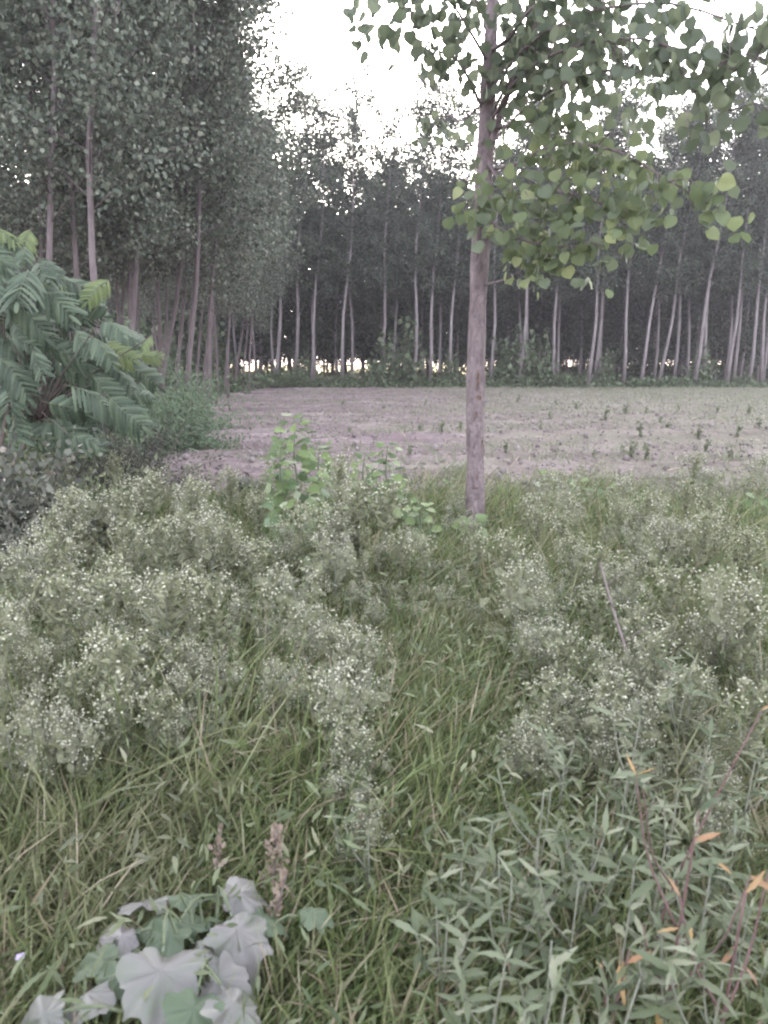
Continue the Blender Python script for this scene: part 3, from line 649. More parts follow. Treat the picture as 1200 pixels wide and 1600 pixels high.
for i, (x, y, Y) in enumerate(pts_):
    tip = P(x, y, Y); out = unit(tip - cen + np.array([.2, -.3, .2])); L = rng.uniform(.28, .54)
    hd = unit(np.array([out[0] + .35, out[1] * .7 - .25, 0]) + rng.normal(size=3) * .6); hd[2] = rng.uniform(-.75, -.10)
    basep = tip - hd * L * .55
    R = basis(hd[None], np.array([[.1, -.9, .75]]) + rng.normal(size=(1, 3)) * .30, [L])[0]
    young = (y < 480 and rng.random() < .38 and x > 0) or ((x - 215) ** 2 + (y - 545) ** 2 < 45 ** 2 and rng.random() < .6)
    leaf_obj((fy_me if young else fr_me)[i % (2 if young else 5)], R * (.72 if young else 1), basep - sb_base, shrub, 'frond'); stems.append(basep)
for i in range(34):      # fronds on the far side and out of the frame
    a = rng.uniform(0, 6.28); p = cen + np.array([math.cos(a) * 1.0 - .7, math.sin(a) * .7 + .4, rng.uniform(-.7, .9)]); hd = np.array([math.cos(a), math.sin(a), -.2])
    leaf_obj(fr_me[i % 3], basis(hd[None], np.array([[0, 0, 1.]]), [.6])[0], p - sb_base, shrub, 'frond'); stems.append(p)
mains = [np.array([-4.9, 8.0, 1.6]), np.array([-4.3, 7.7, 1.8]), np.array([-3.7, 7.8, 1.5]), np.array([-3.3, 7.6, 1.2]), np.array([-4.6, 8.3, 2.2]), np.array([-3.9, 8.2, 1.0])]
mids = []
for e in mains:
    mb = MB(); q = spline([sb_base, sb_base * .5 + e * .5 + np.array([.1, 0, .15]), e], 9) - sb_base; mb.tube(q, np.linspace(.035, .014, 9), 7); 
    for st in stems:
        if np.argmin([np.linalg.norm(st - m) for m in mains]) == [id(m) for m in mains].index(id(e)):
            mb.tube(np.array([q[7], (q[7] + st - sb_base) / 2 + np.array([0, 0, .06]), st - sb_base]), [.010, .007, .005], 4, cap=False)
    link('stem', mb.mesh('shrub_stem', M['twig'], True), shrub)

# ------------------------------------------------------------------ loose bushes: stems and small leaves filling a volume
def bush(name, label, cat, base, blobs, n, leaf, T, leafm, stemm, twig_r=.006, group=None, up=.2):
    t = thing(name, label, cat, base, group); sm = MB(); lp, ld = [], []
    tot = sum(b[3] * b[4] for b in blobs)
    for (x, y, z, r, h) in blobs:
        k = max(3, int(26 * r * h)); m = int(n * r * h / tot)
        ends = np.array([x, y, z]) + rng.normal(size=(k, 3)) * np.array([r, r, h]) * .48
        ends[:, 2] = np.maximum(ends[:, 2], .06)
        for e in ends:
            b0 = np.array([x * .5 + rng.normal() * .05, y * .5 + rng.normal() * .05, 0]); mid = (b0 + e) / 2 + np.array([0, 0, .12 * h]) + rng.normal(size=3) * .05
            sm.tube(spline([b0, mid, e], 5), np.linspace(twig_r, twig_r * .35, 5), 4, cap=False)
            w_ = max(1, m // k); f = rng.random(w_)[:, None] ** .6
            pp = np.where(f < .5, b0 + (mid - b0) * f * 2, mid + (e - mid) * (f - .5) * 2) + rng.normal(size=(w_, 3)) * np.array([r, r, h]) * .16
            pp[:, 2] = np.abs(pp[:, 2]); lp.append(pp); ld.append(rng.normal(size=(w_, 3)) + np.array([0, 0, up]) + unit(e - b0) * .4)
    lp = np.concatenate(lp); ld = np.concatenate(ld); q = MB(); nn = rng.normal(size=lp.shape) + np.array([0, -.3, .6])
    q.scatter(T, basis(ld, nn, leaf * rng.uniform(.6, 1.3, len(lp))), lp)
    link('stem', sm.mesh(name + '_stem', stemm, True), t); o = link('foliage', q.mesh(name + '_foliage', leafm), t); o['kind'] = 'stuff'
    return t
T_SLIM = ([(0, 0, 0), (-.16, .4, .03), (0, 1, -.08), (.16, .4, .03)], [(0, 3, 2), (0, 2, 1)])
b = P(275, 640, 13.5); b[2] = 0
bush('fine_leaved_bush', 'rounded grey green bush of fine leaves at the left field corner', 'bush', b, [(-.6, 0, .75, 1.0, 1.3), (.25, 0, .55, .8, 1.0), (-1.3, .3, 1.1, .9, 1.5), (.75, -.2, .3, .6, .5), (-.2, -.4, .4, .9, .7)], 15000, .085, T_SLIM, M['bush_fine'], M['stem_grey'])
b = P(335, 640, 17.5); b[2] = 0
bush('fine_leaved_bush', 'lower grey green bush spilling right of the rounded one toward the field', 'bush', b, [(-.4, 0, .45, .8, .8), (.3, .4, .25, .6, .45), (-1.0, .6, .7, .8, 1.1)], 6000, .085, T_SLIM, M['bush_fine'], M['stem_grey'])
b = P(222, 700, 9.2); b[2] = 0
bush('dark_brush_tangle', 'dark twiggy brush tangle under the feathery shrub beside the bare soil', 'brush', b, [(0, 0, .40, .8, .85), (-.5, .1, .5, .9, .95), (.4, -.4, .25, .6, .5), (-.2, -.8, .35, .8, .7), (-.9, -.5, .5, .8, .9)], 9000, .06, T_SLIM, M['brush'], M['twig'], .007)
b = P(60, 800, 5.6); b[2] = 0
bush('dull_leafed_bush', 'dull purple grey leafed bush with dry twigs at the left edge', 'bush', b, [(-.35, 0, .55, .6, .75), (.05, .1, .42, .5, .6), (-.7, .2, .7, .6, .9), (.3, .3, .25, .4, .4)], 4200, .06, T_HEX, M['brown_bush'], M['twig'], .006)
b = P(20, 700, 5.0); b[2] = 0
bush('narrow_leaved_bush', 'narrow leaved dull bush at the far left below the feathery shrub', 'bush', b, [(-.2, 0, .6, .35, .65), (.05, 0, .45, .3, .5)], 900, .05, T_SLIM, M['brown_bush'], M['twig'], .005)
b = P(130, 730, 7.0); b[2] = 0
bush('green_weed_bush', 'dark green leafy weed clump directly beneath the feathery shrub', 'bush', b, [(-.2, 0, .4, .6, .7), (.4, 0, .35, .5, .55), (-.8, 0, .5, .6, .8)], 2600, .075, T_SLIM, M['cover'], M['stem_green'])
b = P(390, 745, 8.6); b[2] = 0
bush('dark_leaf_clump', 'dark leafy clump on the soil edge left of the tallest sapling', 'bush', b, [(0, 0, .22, .35, .32), (.25, 0, .15, .3, .22), (-.3, .1, .12, .3, .2)], 800, .075, T_HEX, M['brown_bush'], M['stem_green'])
# bushes at the feet of the front row trees
ed0 = bush('edge_bush', 'x', 'bush', (0, 40, 0), [(0, 0, .8, .8, 1.3), (.3, 0, .3, .8, .5)], 600, .17, T_HEX, M['edge'], M['stem_grey'], .012)
ed1 = bush('edge_bush', 'x', 'bush', (0, 40, 0), [(0, 0, .35, 1.2, .6), (.7, 0, .3, .8, .5), (-.7, 0, .3, .8, .5)], 700, .16, T_HEX, M['edge'], M['stem_grey'], .010)
first = {0: True, 1: True}
EB = [(605, 48.2, 0, 1.5), (632, 48.6, 0, 1.9), (700, 48.0, 0, 1.1), (480, 48.4, 0, 1.2), (785, 48.2, 0, 1.5), (850, 48.6, 0, 1.8), (808, 48.4, 0, 1.6), (905, 48.8, 1, 1.2), (590, 48.0, 1, 1), (560, 48, 1, 1.1),
      (520, 47.6, 1, 1), (440, 47.4, 1, 1.3), (400, 46.5, 1, 1.4), (380, 45, 1, 1.2), (360, 42, 1, 1.2), (650, 47.8, 1, .9), (690, 47.6, 1, 1), (835, 47.8, 1, 1.1), (880, 48, 1, 1), (940, 48, 1, .9), (1000, 48, 1, .8), (1060, 48, 1, .9), (1100, 48.4, 0, 1.2), (1160, 48, 1, 1), (950, 48.6, 0, 1.1), (470, 47.2, 1, 1.0), (345, 38, 1, 1.1), (740, 47.8, 1, 1.0),
      (330, 50.5, 0, 2.2), (300, 52, 0, 2.4), (270, 49, 0, 2.2), (235, 52, 0, 2.4), (200, 50, 0, 2.3), (165, 50, 0, 2.3), (130, 51, 0, 2.3), (250, 44, 1, 1.8), (315, 42, 1, 1.7), (215, 42, 1, 1.8)]
for px, Y, k, s in EB:
    b = P(px, 600, Y); b[2] = 0; src = ed1 if k else ed0; lab = 'low spreading green bush at the foot of the front row poplars' if k else 'upright leafy bush between the front row poplar trunks'
    grp = 'low bushes under the front row' if k else 'upright bushes between front row trunks'
    copy_thing(src, src.children, b, rng.uniform(0, 6.28), s * rng.uniform(.85, 1.1), lab, 'bush', grp)
for src in (ed0, ed1):
    for ch in list(src.children): bpy.data.objects.remove(ch)
    bpy.data.objects.remove(src)
# low growth strip between field and trees
N = 22000
ex = rng.uniform(-24, 34, N); ey = 46.2 + 5.5 * rng.random(N) + np.where(ex < -8, -.4 * (-8 - ex), 0) * 0
d = rdir(N, 1.0); d[:, 2] = np.abs(d[:, 2]); mb = MB()
hgt = .05 + .40 * rng.random(N) ** 2 * vnoise(ex, ey, .35, 31) * 2.2
mb.scatter(T_HEX, basis(d, rdir(N), rng.uniform(.10, .24, N)), np.stack([ex, ey, hgt], -1))
o = link('undergrowth', mb.mesh('undergrowth', M['edge'])); o['kind'] = 'stuff'
N = 22000
ex = rng.uniform(9, 60, N); ey = 74 + 12 * rng.random(N); ok = rng.random(N) < np.clip((ex - 8) / 6, .5, 1); ex, ey = ex[ok], ey[ok]
d = rdir(len(ex), 1.0); d[:, 2] = np.abs(d[:, 2]); mb = MB(); mb.scatter(T_HEX, basis(d, rdir(len(ex)), rng.uniform(.15, .32, len(ex))), np.stack([ex, ey, .1 + 1.25 * rng.random(len(ex)) * (.5 + vnoise(ex, ey, .5, 37))], -1))
o = link('undergrowth', mb.mesh('undergrowth', M['edge'])); o['kind'] = 'stuff'
N = 9000
ex = rng.uniform(-44, 9, N); ey = 80 + 14 * rng.random(N); d = rdir(N, 1.0); d[:, 2] = np.abs(d[:, 2]); mb = MB(); mb.scatter(T_HEX, basis(d, rdir(N), rng.uniform(.15, .30, N)), np.stack([ex, ey, .1 + 1.3 * rng.random(N) * vnoise(ex, ey, .35, 39)], -1))
o = link('undergrowth', mb.mesh('undergrowth', M['edge'])); o['kind'] = 'stuff'
# undergrowth inside and under the left stand
N = 16000
ey = 9.5 + 36 * rng.random(N) ** 1.2; xe = np.interp(ey, [9, 13, 20, 48], [-3.2, -4.3, -5.6, -9.0]); ex = xe - 5 * rng.random(N) ** 1.6 + rng.normal(size=N) * .25
d = rdir(N, 1.0); d[:, 2] = np.abs(d[:, 2]); mb = MB()
mb.scatter(T_HEX, basis(d, rdir(N), rng.uniform(.06, .15, N)), np.stack([ex, ey, .03 + .5 * rng.random(N) ** 1.6], -1))
o = link('undergrowth', mb.mesh('undergrowth', M['edge'])); o['kind'] = 'stuff'

# ------------------------------------------------------------------ small weeds standing in the field
wk = []
for k in range(3):
    mb = MB(); lp, ld = [], []
    for i in range(5):
        e = np.array([rng.normal() * .10, rng.normal() * .10, rng.uniform(.25, .5)]); mb.tube([(0, 0, 0), e * .5 + np.array([0, 0, .05]), e], [.006, .004, .002], 4, cap=False)
        f = rng.random(16)[:, None]; lp.append(e * f); ld.append(rng.normal(size=(16, 3)) + np.array([0, 0, .5]))
    lp = np.concatenate(lp); ld = np.concatenate(ld); lm = MB(); lm.scatter(T_HEX, basis(ld, rng.normal(size=lp.shape) + np.array([0, 0, .5]), .085 * rng.uniform(.6, 1.3, len(lp))), lp)
    wk.append([bpy.data.objects.new('stem', mb.mesh('weed_stem', M['stem_green'])), bpy.data.objects.new('foliage', lm.mesh('weed_foliage', M['field_weed']))])
FW = [(975, 655, 1.5), (900, 650, 1.4), (945, 668, 1.6), (870, 640, 1.2), (810, 635, 1.3), (665, 640, 1.0), (535, 640, .9), (720, 690, 1.2), (690, 695, 1.1), (655, 690, .9), (1010, 655, 1.1), (1060, 648, 1.1), (1120, 655, 1.2), (1170, 660, 1.4),
      (1000, 700, 1.3), (1040, 690, 1.1), (1090, 700, 1.3), (1150, 700, 1.2), (920, 690, .9), (985, 730, 1.5), (1010, 735, 1.2), (930, 730, .9), (800, 690, .8), (600, 650, .8), (860, 665, 1.0), (1030, 670, 1.0), (1185, 690, 1.1), (1100, 725, 1.1), (1140, 735, 1.2), (790, 725, .8), (640, 730, 1.0), (545, 690, .8), (360, 650, .9), (845, 694, .7)]
for i, (px, py, s) in enumerate(FW):
    b = GP(px, py); b[2] = float(soil_z(b[0], b[1]))
    r = thing('field_weed', 'small leafy weed standing on the bare ploughed soil', 'weed', b, 'weeds scattered over the bare field'); r.rotation_euler = (0, 0, rng.uniform(0, 6)); r.scale = (s * .48,) * 3
    for ch in wk[i % 3]:
        c = ch.copy(); col.objects.link(c); c.parent = r

# ------------------------------------------------------------------ grass and low leaves of the verge
def verge_pts(N, y0, y1, pw, margin=.9):
    y = y0 + (y1 - y0) * rng.random(N) ** pw; x = rng.uniform(-1, 1, N) * (y * .56 + margin)
    return x, y
def blades(name, N, y0, y1, pw, lmin, lmax, wmul, mat, lean=.35, mask=None, kind='stuff'):
    x, y = verge_pts(N, y0, y1, pw)
    ok = y < field_edge(x) + rng.normal(size=N) * .45 + 1.1 * (vnoise(x, y, 1.3, 77) - .5)
    ok &= ~((x < -.33 * y - .9) & (y > 6.2))
    if mask is not None: ok &= mask(x, y)
    x, y = x[ok], y[ok]; n = len(x)
    cl = rng.integers(0, max(1, n // 9), n); off = rng.normal(size=(n, 2)) * .05           # tufts
    x, y = x[cl % n] + off[:, 0], y[cl % n] + off[:, 1]
    L = rng.uniform(lmin, lmax, n) * (.65 + .7 * vnoise(x, y, .8, 41))
    a = rng.uniform(0, 6.28, n); ln = rng.uniform(.1, 1.0, n)
    D = np.stack([np.cos(a) * ln * .8 + lean, np.sin(a) * ln * .8 - .05, np.ones(n)], -1); D = unit(D)
    bend = np.stack([np.cos(a) * .6 + lean * .8, np.sin(a) * .6, -.55 * np.ones(n)], -1) * rng.uniform(.08, .62, n)[:, None]
    side = unit(np.cross(D, rng.normal(size=(n, 3)))); W = wmul * rng.uniform(.7, 1.4, n)[:, None]
    base = np.stack([x, y, np.full(n, .0)], -1); ts = [0, .35, .70, 1.0]; wd = [.0035, .0042, .003, .0002]
    V = np.zeros((n, 8, 3))
    for i, (t, w_) in enumerate(zip(ts, wd)):
        c = base + D * (L * t)[:, None] + bend * (L * t * t)[:, None]
        V[:, 2 * i] = c - side * w_ * W; V[:, 2 * i + 1] = c + side * w_ * W
    f = np.array([[0, 1, 3, 2], [2, 3, 5, 4], [4, 5, 7, 6]])
    mb = MB(); mb.v.append(V.reshape(-1, 3)); mb.f[(4, 0)] = [(f[None] + (np.arange(n) * 8)[:, None, None]).reshape(-1, 4)]; mb.n = n * 8
    o = link(name, mb.mesh(name, mat)); o['kind'] = kind; return o
blades('grass', 90000, .9, 4.6, 1.1, .14, .44, .95, M['grass'], .28)
blades('grass', 80000, 4.2, 11.6, 1.0, .16, .44, 1.35, M['grass'], .28)
blades('dry_grass', 1700, 1.0, 9.0, 1.0, .22, .52, .65, M['straw'], .3)
blades('tall_grass', 9000, 2.2, 11.0, .9, .40, .72, .8, M['grass'], .34)
N = 46000
x, y = verge_pts(N, .9, 10.2, .8); ok = (y < field_edge(x) - .1) & (vnoise(x, y, 1.1, 51) + .12 * (x < 0) > .36); x, y = x[ok], y[ok]; n = len(x)
d = rdir(n, .4); mb = MB(); mb.scatter(T_LAN[1], basis(d, rng.normal(size=(n, 3)) + np.array([0, -.2, 1.]), rng.uniform(.03, .075, n)), np.stack([x, y, .02 + .36 * rng.random(n) ** 1.2], -1))
o = link('ground_cover', mb.mesh('ground_cover', M['cover'])); o['kind'] = 'stuff'

# ------------------------------------------------------------------ white flowered feathery weeds
def parth(seed, fine):
    """height 1; returns parts [(name, mesh, matrix)]"""
    global rng
    keep = rng; rng = np.random.default_rng(seed); parts = []
    st = MB(); ax = spline([(0, 0, 0), (rng.normal() * .03, rng.normal() * .03, .4), (rng.normal() * .05, rng.normal() * .05, .92)], 8); st.tube(ax, np.linspace(.011, .004, 8), 5)
    tips = []
    for i in range(9):
        u = .36 + .60 * i / 9; c = np.array([np.interp(u, ax[:, 2], ax[:, k]) for k in range(3)]); a = i * 2.4 + rng.uniform(-.5, .5); L = (.44 - .20 * (u - .36) / .6) * rng.uniform(.4, 1.3)
        sl_ = rng.uniform(.30, .85); e = c + np.array([math.cos(a) * L * sl_, math.sin(a) * L * sl_, L * 1.0]); e[2] = min(e[2], 1.12 + rng.uniform(-.34, .04)); st.tube([c, (c + e) / 2 + np.array([math.cos(a), math.sin(a), 0]) * .03, e], [.005, .004, .002], 4, cap=False)
        tips.append((e, .075)); 
        for j in range(2):
            m = c + (e - c) * rng.uniform(.45, .8); a2 = a + rng.choice([-1, 1]) * rng.uniform(.5, 1.2); e2 = m + np.array([math.cos(a2) * .10, math.sin(a2) * .10, rng.uniform(.06, .14)]); st.tube([m, e2], [.003, .0015], 3, cap=False); tips.append((e2, .055))
    tips.append((ax[-1] + np.array([0, 0, .03]), .08))
    me = st.mesh('weed_stem', M['stem_grey'], True); parts.append(('stem', me, None))
    clusters = []
    for (e, r) in tips:
        n = int(rng.integers(5, 11)); q = MB(); hp = rng.normal(size=(n, 3)) * np.array([r * .8, r * .8, r * 1.2]) * .72 - np.array([0, 0, r * .3])
        q.scatter(T_HEAD, basis(rdir(n), rdir(n), rng.uniform(.0060, .0115, n)), hp, 0)
        d = hp - np.array([0, 0, -.02]); L = np.linalg.norm(d, axis=1)
        q.scatter(([(-.012, 0, 0), (.012, 0, 0), (.008, 1, 0), (-.008, 1, 0)], [(0, 1, 2, 3)]), basis(d, rdir(n), L), np.tile([0, 0, -.02], (n, 1)), 1)
        clusters.append((q, e))
    leaves = []
    for i in range(15):
        u = .05 + .78 * (i / 15) ** .9; c = np.array([np.interp(u, ax[:, 2], ax[:, k]) for k in range(3)]); a = i * 2.4 + rng.uniform(-.4, .4)
        s = (.30 - .20 * u) * rng.uniform(.8, 1.2); d = np.array([[math.cos(a), math.sin(a), rng.uniform(.05, .7)]]); R = basis(d, np.array([[0, 0, 1.]]) + rng.normal(size=(1, 3)) * .25, [s])[0]
        leaves.append((R, c + d[0] * .01))
    small = []
    for (e, r) in tips:
        for j in range(4):
            d = rng.normal(size=(1, 3)) + np.array([[0, 0, .7]]); small.append((basis(d, rng.normal(size=(1, 3)) + np.array([[0, 0, 1.]]), [rng.uniform(.05, .13)])[0], e + rng.normal(size=3) * .03 - np.array([0, 0, rng.uniform(.02, .26)])))
    sm = MB()
    for R, p in small: sm.add((R @ np.array(T_FEA[int(rng.integers(4))][0]).T).T + p, T_FEA[0][1])
    if fine:
        for q, e in clusters: parts.append(('flower_cluster', q.mesh('flower_cluster', [M['flower'], M['stem_grey']]), (np.eye(3), e)))
        for R, p in leaves: parts.append(('leaf', fea_me[int(rng.integers(4))], (R, p)))
        parts.append(('foliage', sm.mesh('weed_foliage', M['parth']), None))
    else:
        cm = MB(); n0 = 0
        for q, e in clusters:
            for (k, mi), L in q.f.items(): cm.f.setdefault((k, mi), []).extend([A + cm.n for A in L])
            VV = np.concatenate(q.v) + e; cm.v.append(VV); cm.n += len(VV)
        parts.append(('flower', cm.mesh('weed_flowers', [M['flower'], M['stem_grey']]), None))
        for R, p in leaves: sm.add((R @ np.array(T_FEA[int(rng.integers(4))][0]).T).T + p, T_FEA[0][1])
        parts.append(('foliage', sm.mesh('weed_foliage', M['parth']), None))
    rng = keep
    return parts
fea_me = []
for k in range(4):
    mb = MB(); mb.add(*T_FEA[k]); fea_me.append(mb.mesh('feather_leaf', M['parth']))
par_f = [parth(500 + k, True) for k in range(4)]; par_c = [parth(540 + k, False) for k in range(5)]
def plant(parts, name, label, cat, base, h, wide, rz, group, tilt=(0, 0)):
    r = thing(name, label, cat, base, group); r.rotation_euler = (tilt[0], tilt[1], rz); r.scale = (wide, wide, h)
    for nm, me, mt in parts:
        o = bpy.data.objects.new(nm, me); col.objects.link(o); o.parent = r
        if nm in ('foliage', 'flower'): o['kind'] = 'stuff'
        if mt is not None:
            m = np.eye(4); m[:3, :3] = mt[0]; m[:3, 3] = mt[1]; o.matrix_local = Matrix(m.tolist())
    return r
PZ = {
 'left bank': [(40, 960, 3.2), (110, 900, 4.0), (160, 870, 4.4), (205, 790, 5.6), (250, 800, 5.4), (290, 780, 5.8), (330, 800, 5.6), (140, 930, 3.8), (200, 900, 4.2), (250, 880, 4.4), (300, 900, 4.2), (350, 880, 4.5), (30, 1040, 2.8), (90, 1030, 2.9),
               (150, 1000, 3.1), (220, 960, 3.4), (270, 980, 3.3), (320, 1000, 3.2), (190, 1080, 2.7), (260, 1090, 2.7), (120, 1100, 2.6), (60, 1130, 2.4), (330, 1090, 2.8), (170, 820, 5.4), (60, 880, 4.3), (10, 920, 3.6), (310, 850, 4.8), (270, 840, 5.0), (220, 850, 4.8), (370, 820, 5.4), (180, 950, 3.5), (100, 960, 3.4), (20, 1130, 2.4), (230, 1020, 3.0), (290, 1040, 2.9)],
 'middle clump': [(400, 850, 5), (440, 880, 4.7), (380, 930, 4.2), (430, 950, 4.1), (550, 770, 5.6), (578, 778, 5.6), (530, 800, 5.4), (602, 815, 5.3), (560, 850, 4.9), (520, 940, 4.1), (552, 958, 3.9), (590, 930, 4.1), (540, 1020, 3.4), (570, 1080, 2.9), (550, 1165, 2.5), (470, 900, 4.5), (500, 860, 4.9), (580, 880, 4.5), (530, 985, 3.7), (575, 1000, 3.5), (350, 960, 3.9), (410, 980, 3.8), (560, 1040, 3.2), (525, 1090, 2.85), (590, 1060, 3.1), (545, 1130, 2.65), (580, 1150, 2.55), (560, 1210, 2.35), (530, 1200, 2.4), (575, 1260, 2.15), (500, 1000, 3.6)],
 'patch before the thick trunk': [(640, 850, 5.2), (690, 860, 5.1), (730, 880, 4.9), (760, 900, 4.8), (700, 920, 4.5), (650, 930, 4.4), (610, 890, 4.7), (820, 850, 5.6), (800, 900, 5), (860, 870, 5.2), (780, 860, 5.4), (670, 890, 4.7), (740, 930, 4.4), (900, 850, 5.6), (960, 830, 5.9), (940, 880, 5.0)],
 'right bank': [(900, 960, 3.8), (940, 990, 3.5), (985, 950, 3.8), (1030, 970, 3.7), (1080, 960, 3.7), (1130, 980, 3.5), (1180, 1000, 3.3), (890, 1040, 3.1), (930, 1070, 2.9), (980, 1050, 3.0), (1040, 1060, 2.9), (1100, 1050, 3), (1160, 1080, 2.8), (862, 1080, 2.8), (820, 1150, 2.5), (960, 1130, 2.6), (1020, 1150, 2.5), (1090, 1140, 2.6), (1150, 1170, 2.4), (1120, 1230, 2.2), (1000, 1000, 3.4), (1060, 1010, 3.3), (1190, 1130, 2.6), (900, 1110, 2.7)]}
def bristle(seed):
    global rng
    keep = rng; rng = np.random.default_rng(seed); ax = spline([(0, 0, 0), (rng.normal() * .03, 0, .5), (rng.normal() * .06, rng.normal() * .04, 1.0)], 9); st = MB(); st.tube(ax, np.linspace(.010, .003, 9), 5); lm = MB(); fm_ = MB()
    n = 130; u = rng.random(n) ** .8; c = np.stack([np.interp(u, ax[:, 2], ax[:, k]) for k in range(3)], -1); a = rng.uniform(0, 6.28, n)
    d = np.stack([np.cos(a), np.sin(a), rng.uniform(.0, 1.1, n) + .4 * u], -1); lm.scatter(T_SLIM, basis(d, rng.normal(size=(n, 3)) * .5 + np.array([0, 0, 1.]), (.17 - .10 * u) * rng.uniform(.6, 1.2, n)), c)
    for i in range(11):
        v = .55 + .42 * i / 11; c = np.array([np.interp(v, ax[:, 2], ax[:, k]) for k in range(3)]); a = i * 2.4; L = .22 * (1.15 - v) / .5 + .05; e = c + np.array([math.cos(a) * L * .6, math.sin(a) * L * .6, L]); st.tube([c, e], [.004, .002], 4, cap=False)
        m = 16; f = rng.random(m)[:, None]; lm.scatter(T_SLIM, basis(rng.normal(size=(m, 3)) + np.array([0, 0, .8]), rng.normal(size=(m, 3)), rng.uniform(.04, .08, m)), c + (e - c) * f)
        m = 5; fm_.scatter(T_HEAD, basis(rdir(m), rdir(m), rng.uniform(.007, .012, m)), e + rng.normal(size=(m, 3)) * .03)
    rng = keep
    return [('stem', st.mesh('bristly_stem', M['stem_grey'], True), None), ('foliage', lm.mesh('bristly_foliage', M['parth']), None), ('flower', fm_.mesh('bristly_flowers', M['flower']), None)]
bris = [bristle(600 + k) for k in range(4)]
BZ = [(545, 1165, 2.55), (560, 1200, 2.4), (530, 1020, 3.3), (575, 1030, 3.25), (552, 1095, 2.9), (590, 790, 5.5), (548, 760, 5.7), (520, 830, 5.0), (610, 800, 5.3), (230, 940, 3.5), (180, 860, 4.6), (120, 940, 3.6), (270, 860, 4.6), (330, 840, 5.0), (60, 1000, 3.0), (290, 960, 3.4), (200, 1040, 2.8), (90, 880, 4.2),
      (380, 860, 4.8), (430, 880, 4.6), (690, 880, 4.8), (760, 870, 5.1), (640, 870, 5.0), (950, 960, 3.8), (1010, 980, 3.5), (1075, 930, 3.8), (1140, 960, 3.6), (1190, 960, 3.4), (920, 1020, 3.2), (1050, 1040, 3.0), (1110, 1090, 2.8), (880, 1100, 2.7), (985, 1100, 2.7), (1170, 1110, 2.6), (840, 830, 5.6), (900, 840, 5.6), (980, 820, 6.0), (1060, 850, 5.4), (1130, 830, 5.8), (1180, 860, 5.0), (255, 780, 5.9), (310, 790, 5.8), (215, 800, 5.5), (150, 810, 5.3)]
for i, (px, py, Y) in enumerate(BZ):
    top = P(px, py - 22, Y); h = max(.3, top[2]) * 1.08; zone = 'left of the thick trunk' if px < 740 else 'right of the thick trunk'
    plant(bris[i % 4], 'bristly_weed', 'tall narrow bristly weed standing above the flowering weeds, ' + zone, 'weed', (top[0] - .1 * h, Y, 0), h, min(.8, h * 1.15), rng.uniform(0, 6), 'bristly weeds ' + zone, (rng.normal() * .06, .10 + rng.normal() * .06))
k = 0
for zone, L in PZ.items():
    for (px, py, Y) in L:
        py2 = py + 18; top = P(px + rng.uniform(-8, 8), py2 + rng.uniform(-8, 14), Y); h = max(.30, top[2]) * rng.uniform(.80, 1.18); base = (top[0] - .08 * h, Y, 0)
        wide = np.clip(h * rng.uniform(.7, 1.1), .34, .85)
        fine = Y < 4.15
        plant((par_f if fine else par_c)[k % (4 if fine else 5)], 'feathery_weed', {'left bank': 'grey green feathery weed with tiny white flowers in the dense left bank patch', 'middle clump': 'feathery weed with tiny white flowers in the central column of weeds below the tallest sapling',
              'patch before the thick trunk': 'feathery weed with fading white flowers in front of the thick trunk', 'right bank': 'bushy weed with bright white flower specks in the right bank patch'}[zone], 'weed', base, h, wide, rng.uniform(0, 6.28), 'white flowered weeds of the ' + zone, (rng.normal() * .07, .09 + rng.normal() * .07)); k += 1
for i in range(105):
    Y = rng.uniform(2.4, 10.3); x = rng.uniform(-1, 1.0) * Y * .5
    if Y < 5.0 and -.08 * Y < x < .20 * Y: continue
    if x < -.33 * Y - .6 and Y > 6.2: continue
    plant(par_c[i % 5], 'feathery_weed', 'short feathery weed half sunk in the grass between taller flowering weeds', 'weed', (x, Y, 0), rng.uniform(.3, .5), rng.uniform(.35, .55), rng.uniform(0, 6), 'short feathery weeds in the grass', (0, .08))

for i in range(96):
    Y = rng.uniform(2.5, 8.2); x = rng.uniform(-.98, -.02) * Y * .5 if i < 66 else rng.uniform(.28, 1.0) * Y * .5
    if x < -.33 * Y - .9 and Y > 6.2: continue
    side = 'left bank' if x < 0 else 'right bank'; src = bris if rng.random() < .55 else par_c; h = rng.uniform(.45, .74) * (1 if Y > 3.2 else .8)
    plant(src[i % 4], 'feathery_weed', f'mid height wispy weed filling the {side} between the taller flowering weeds', 'weed', (x, Y, 0), h * .95, h, rng.uniform(0, 6), 'wispy filler weeds of the ' + side, (rng.normal() * .06, .09 + rng.normal() * .06))
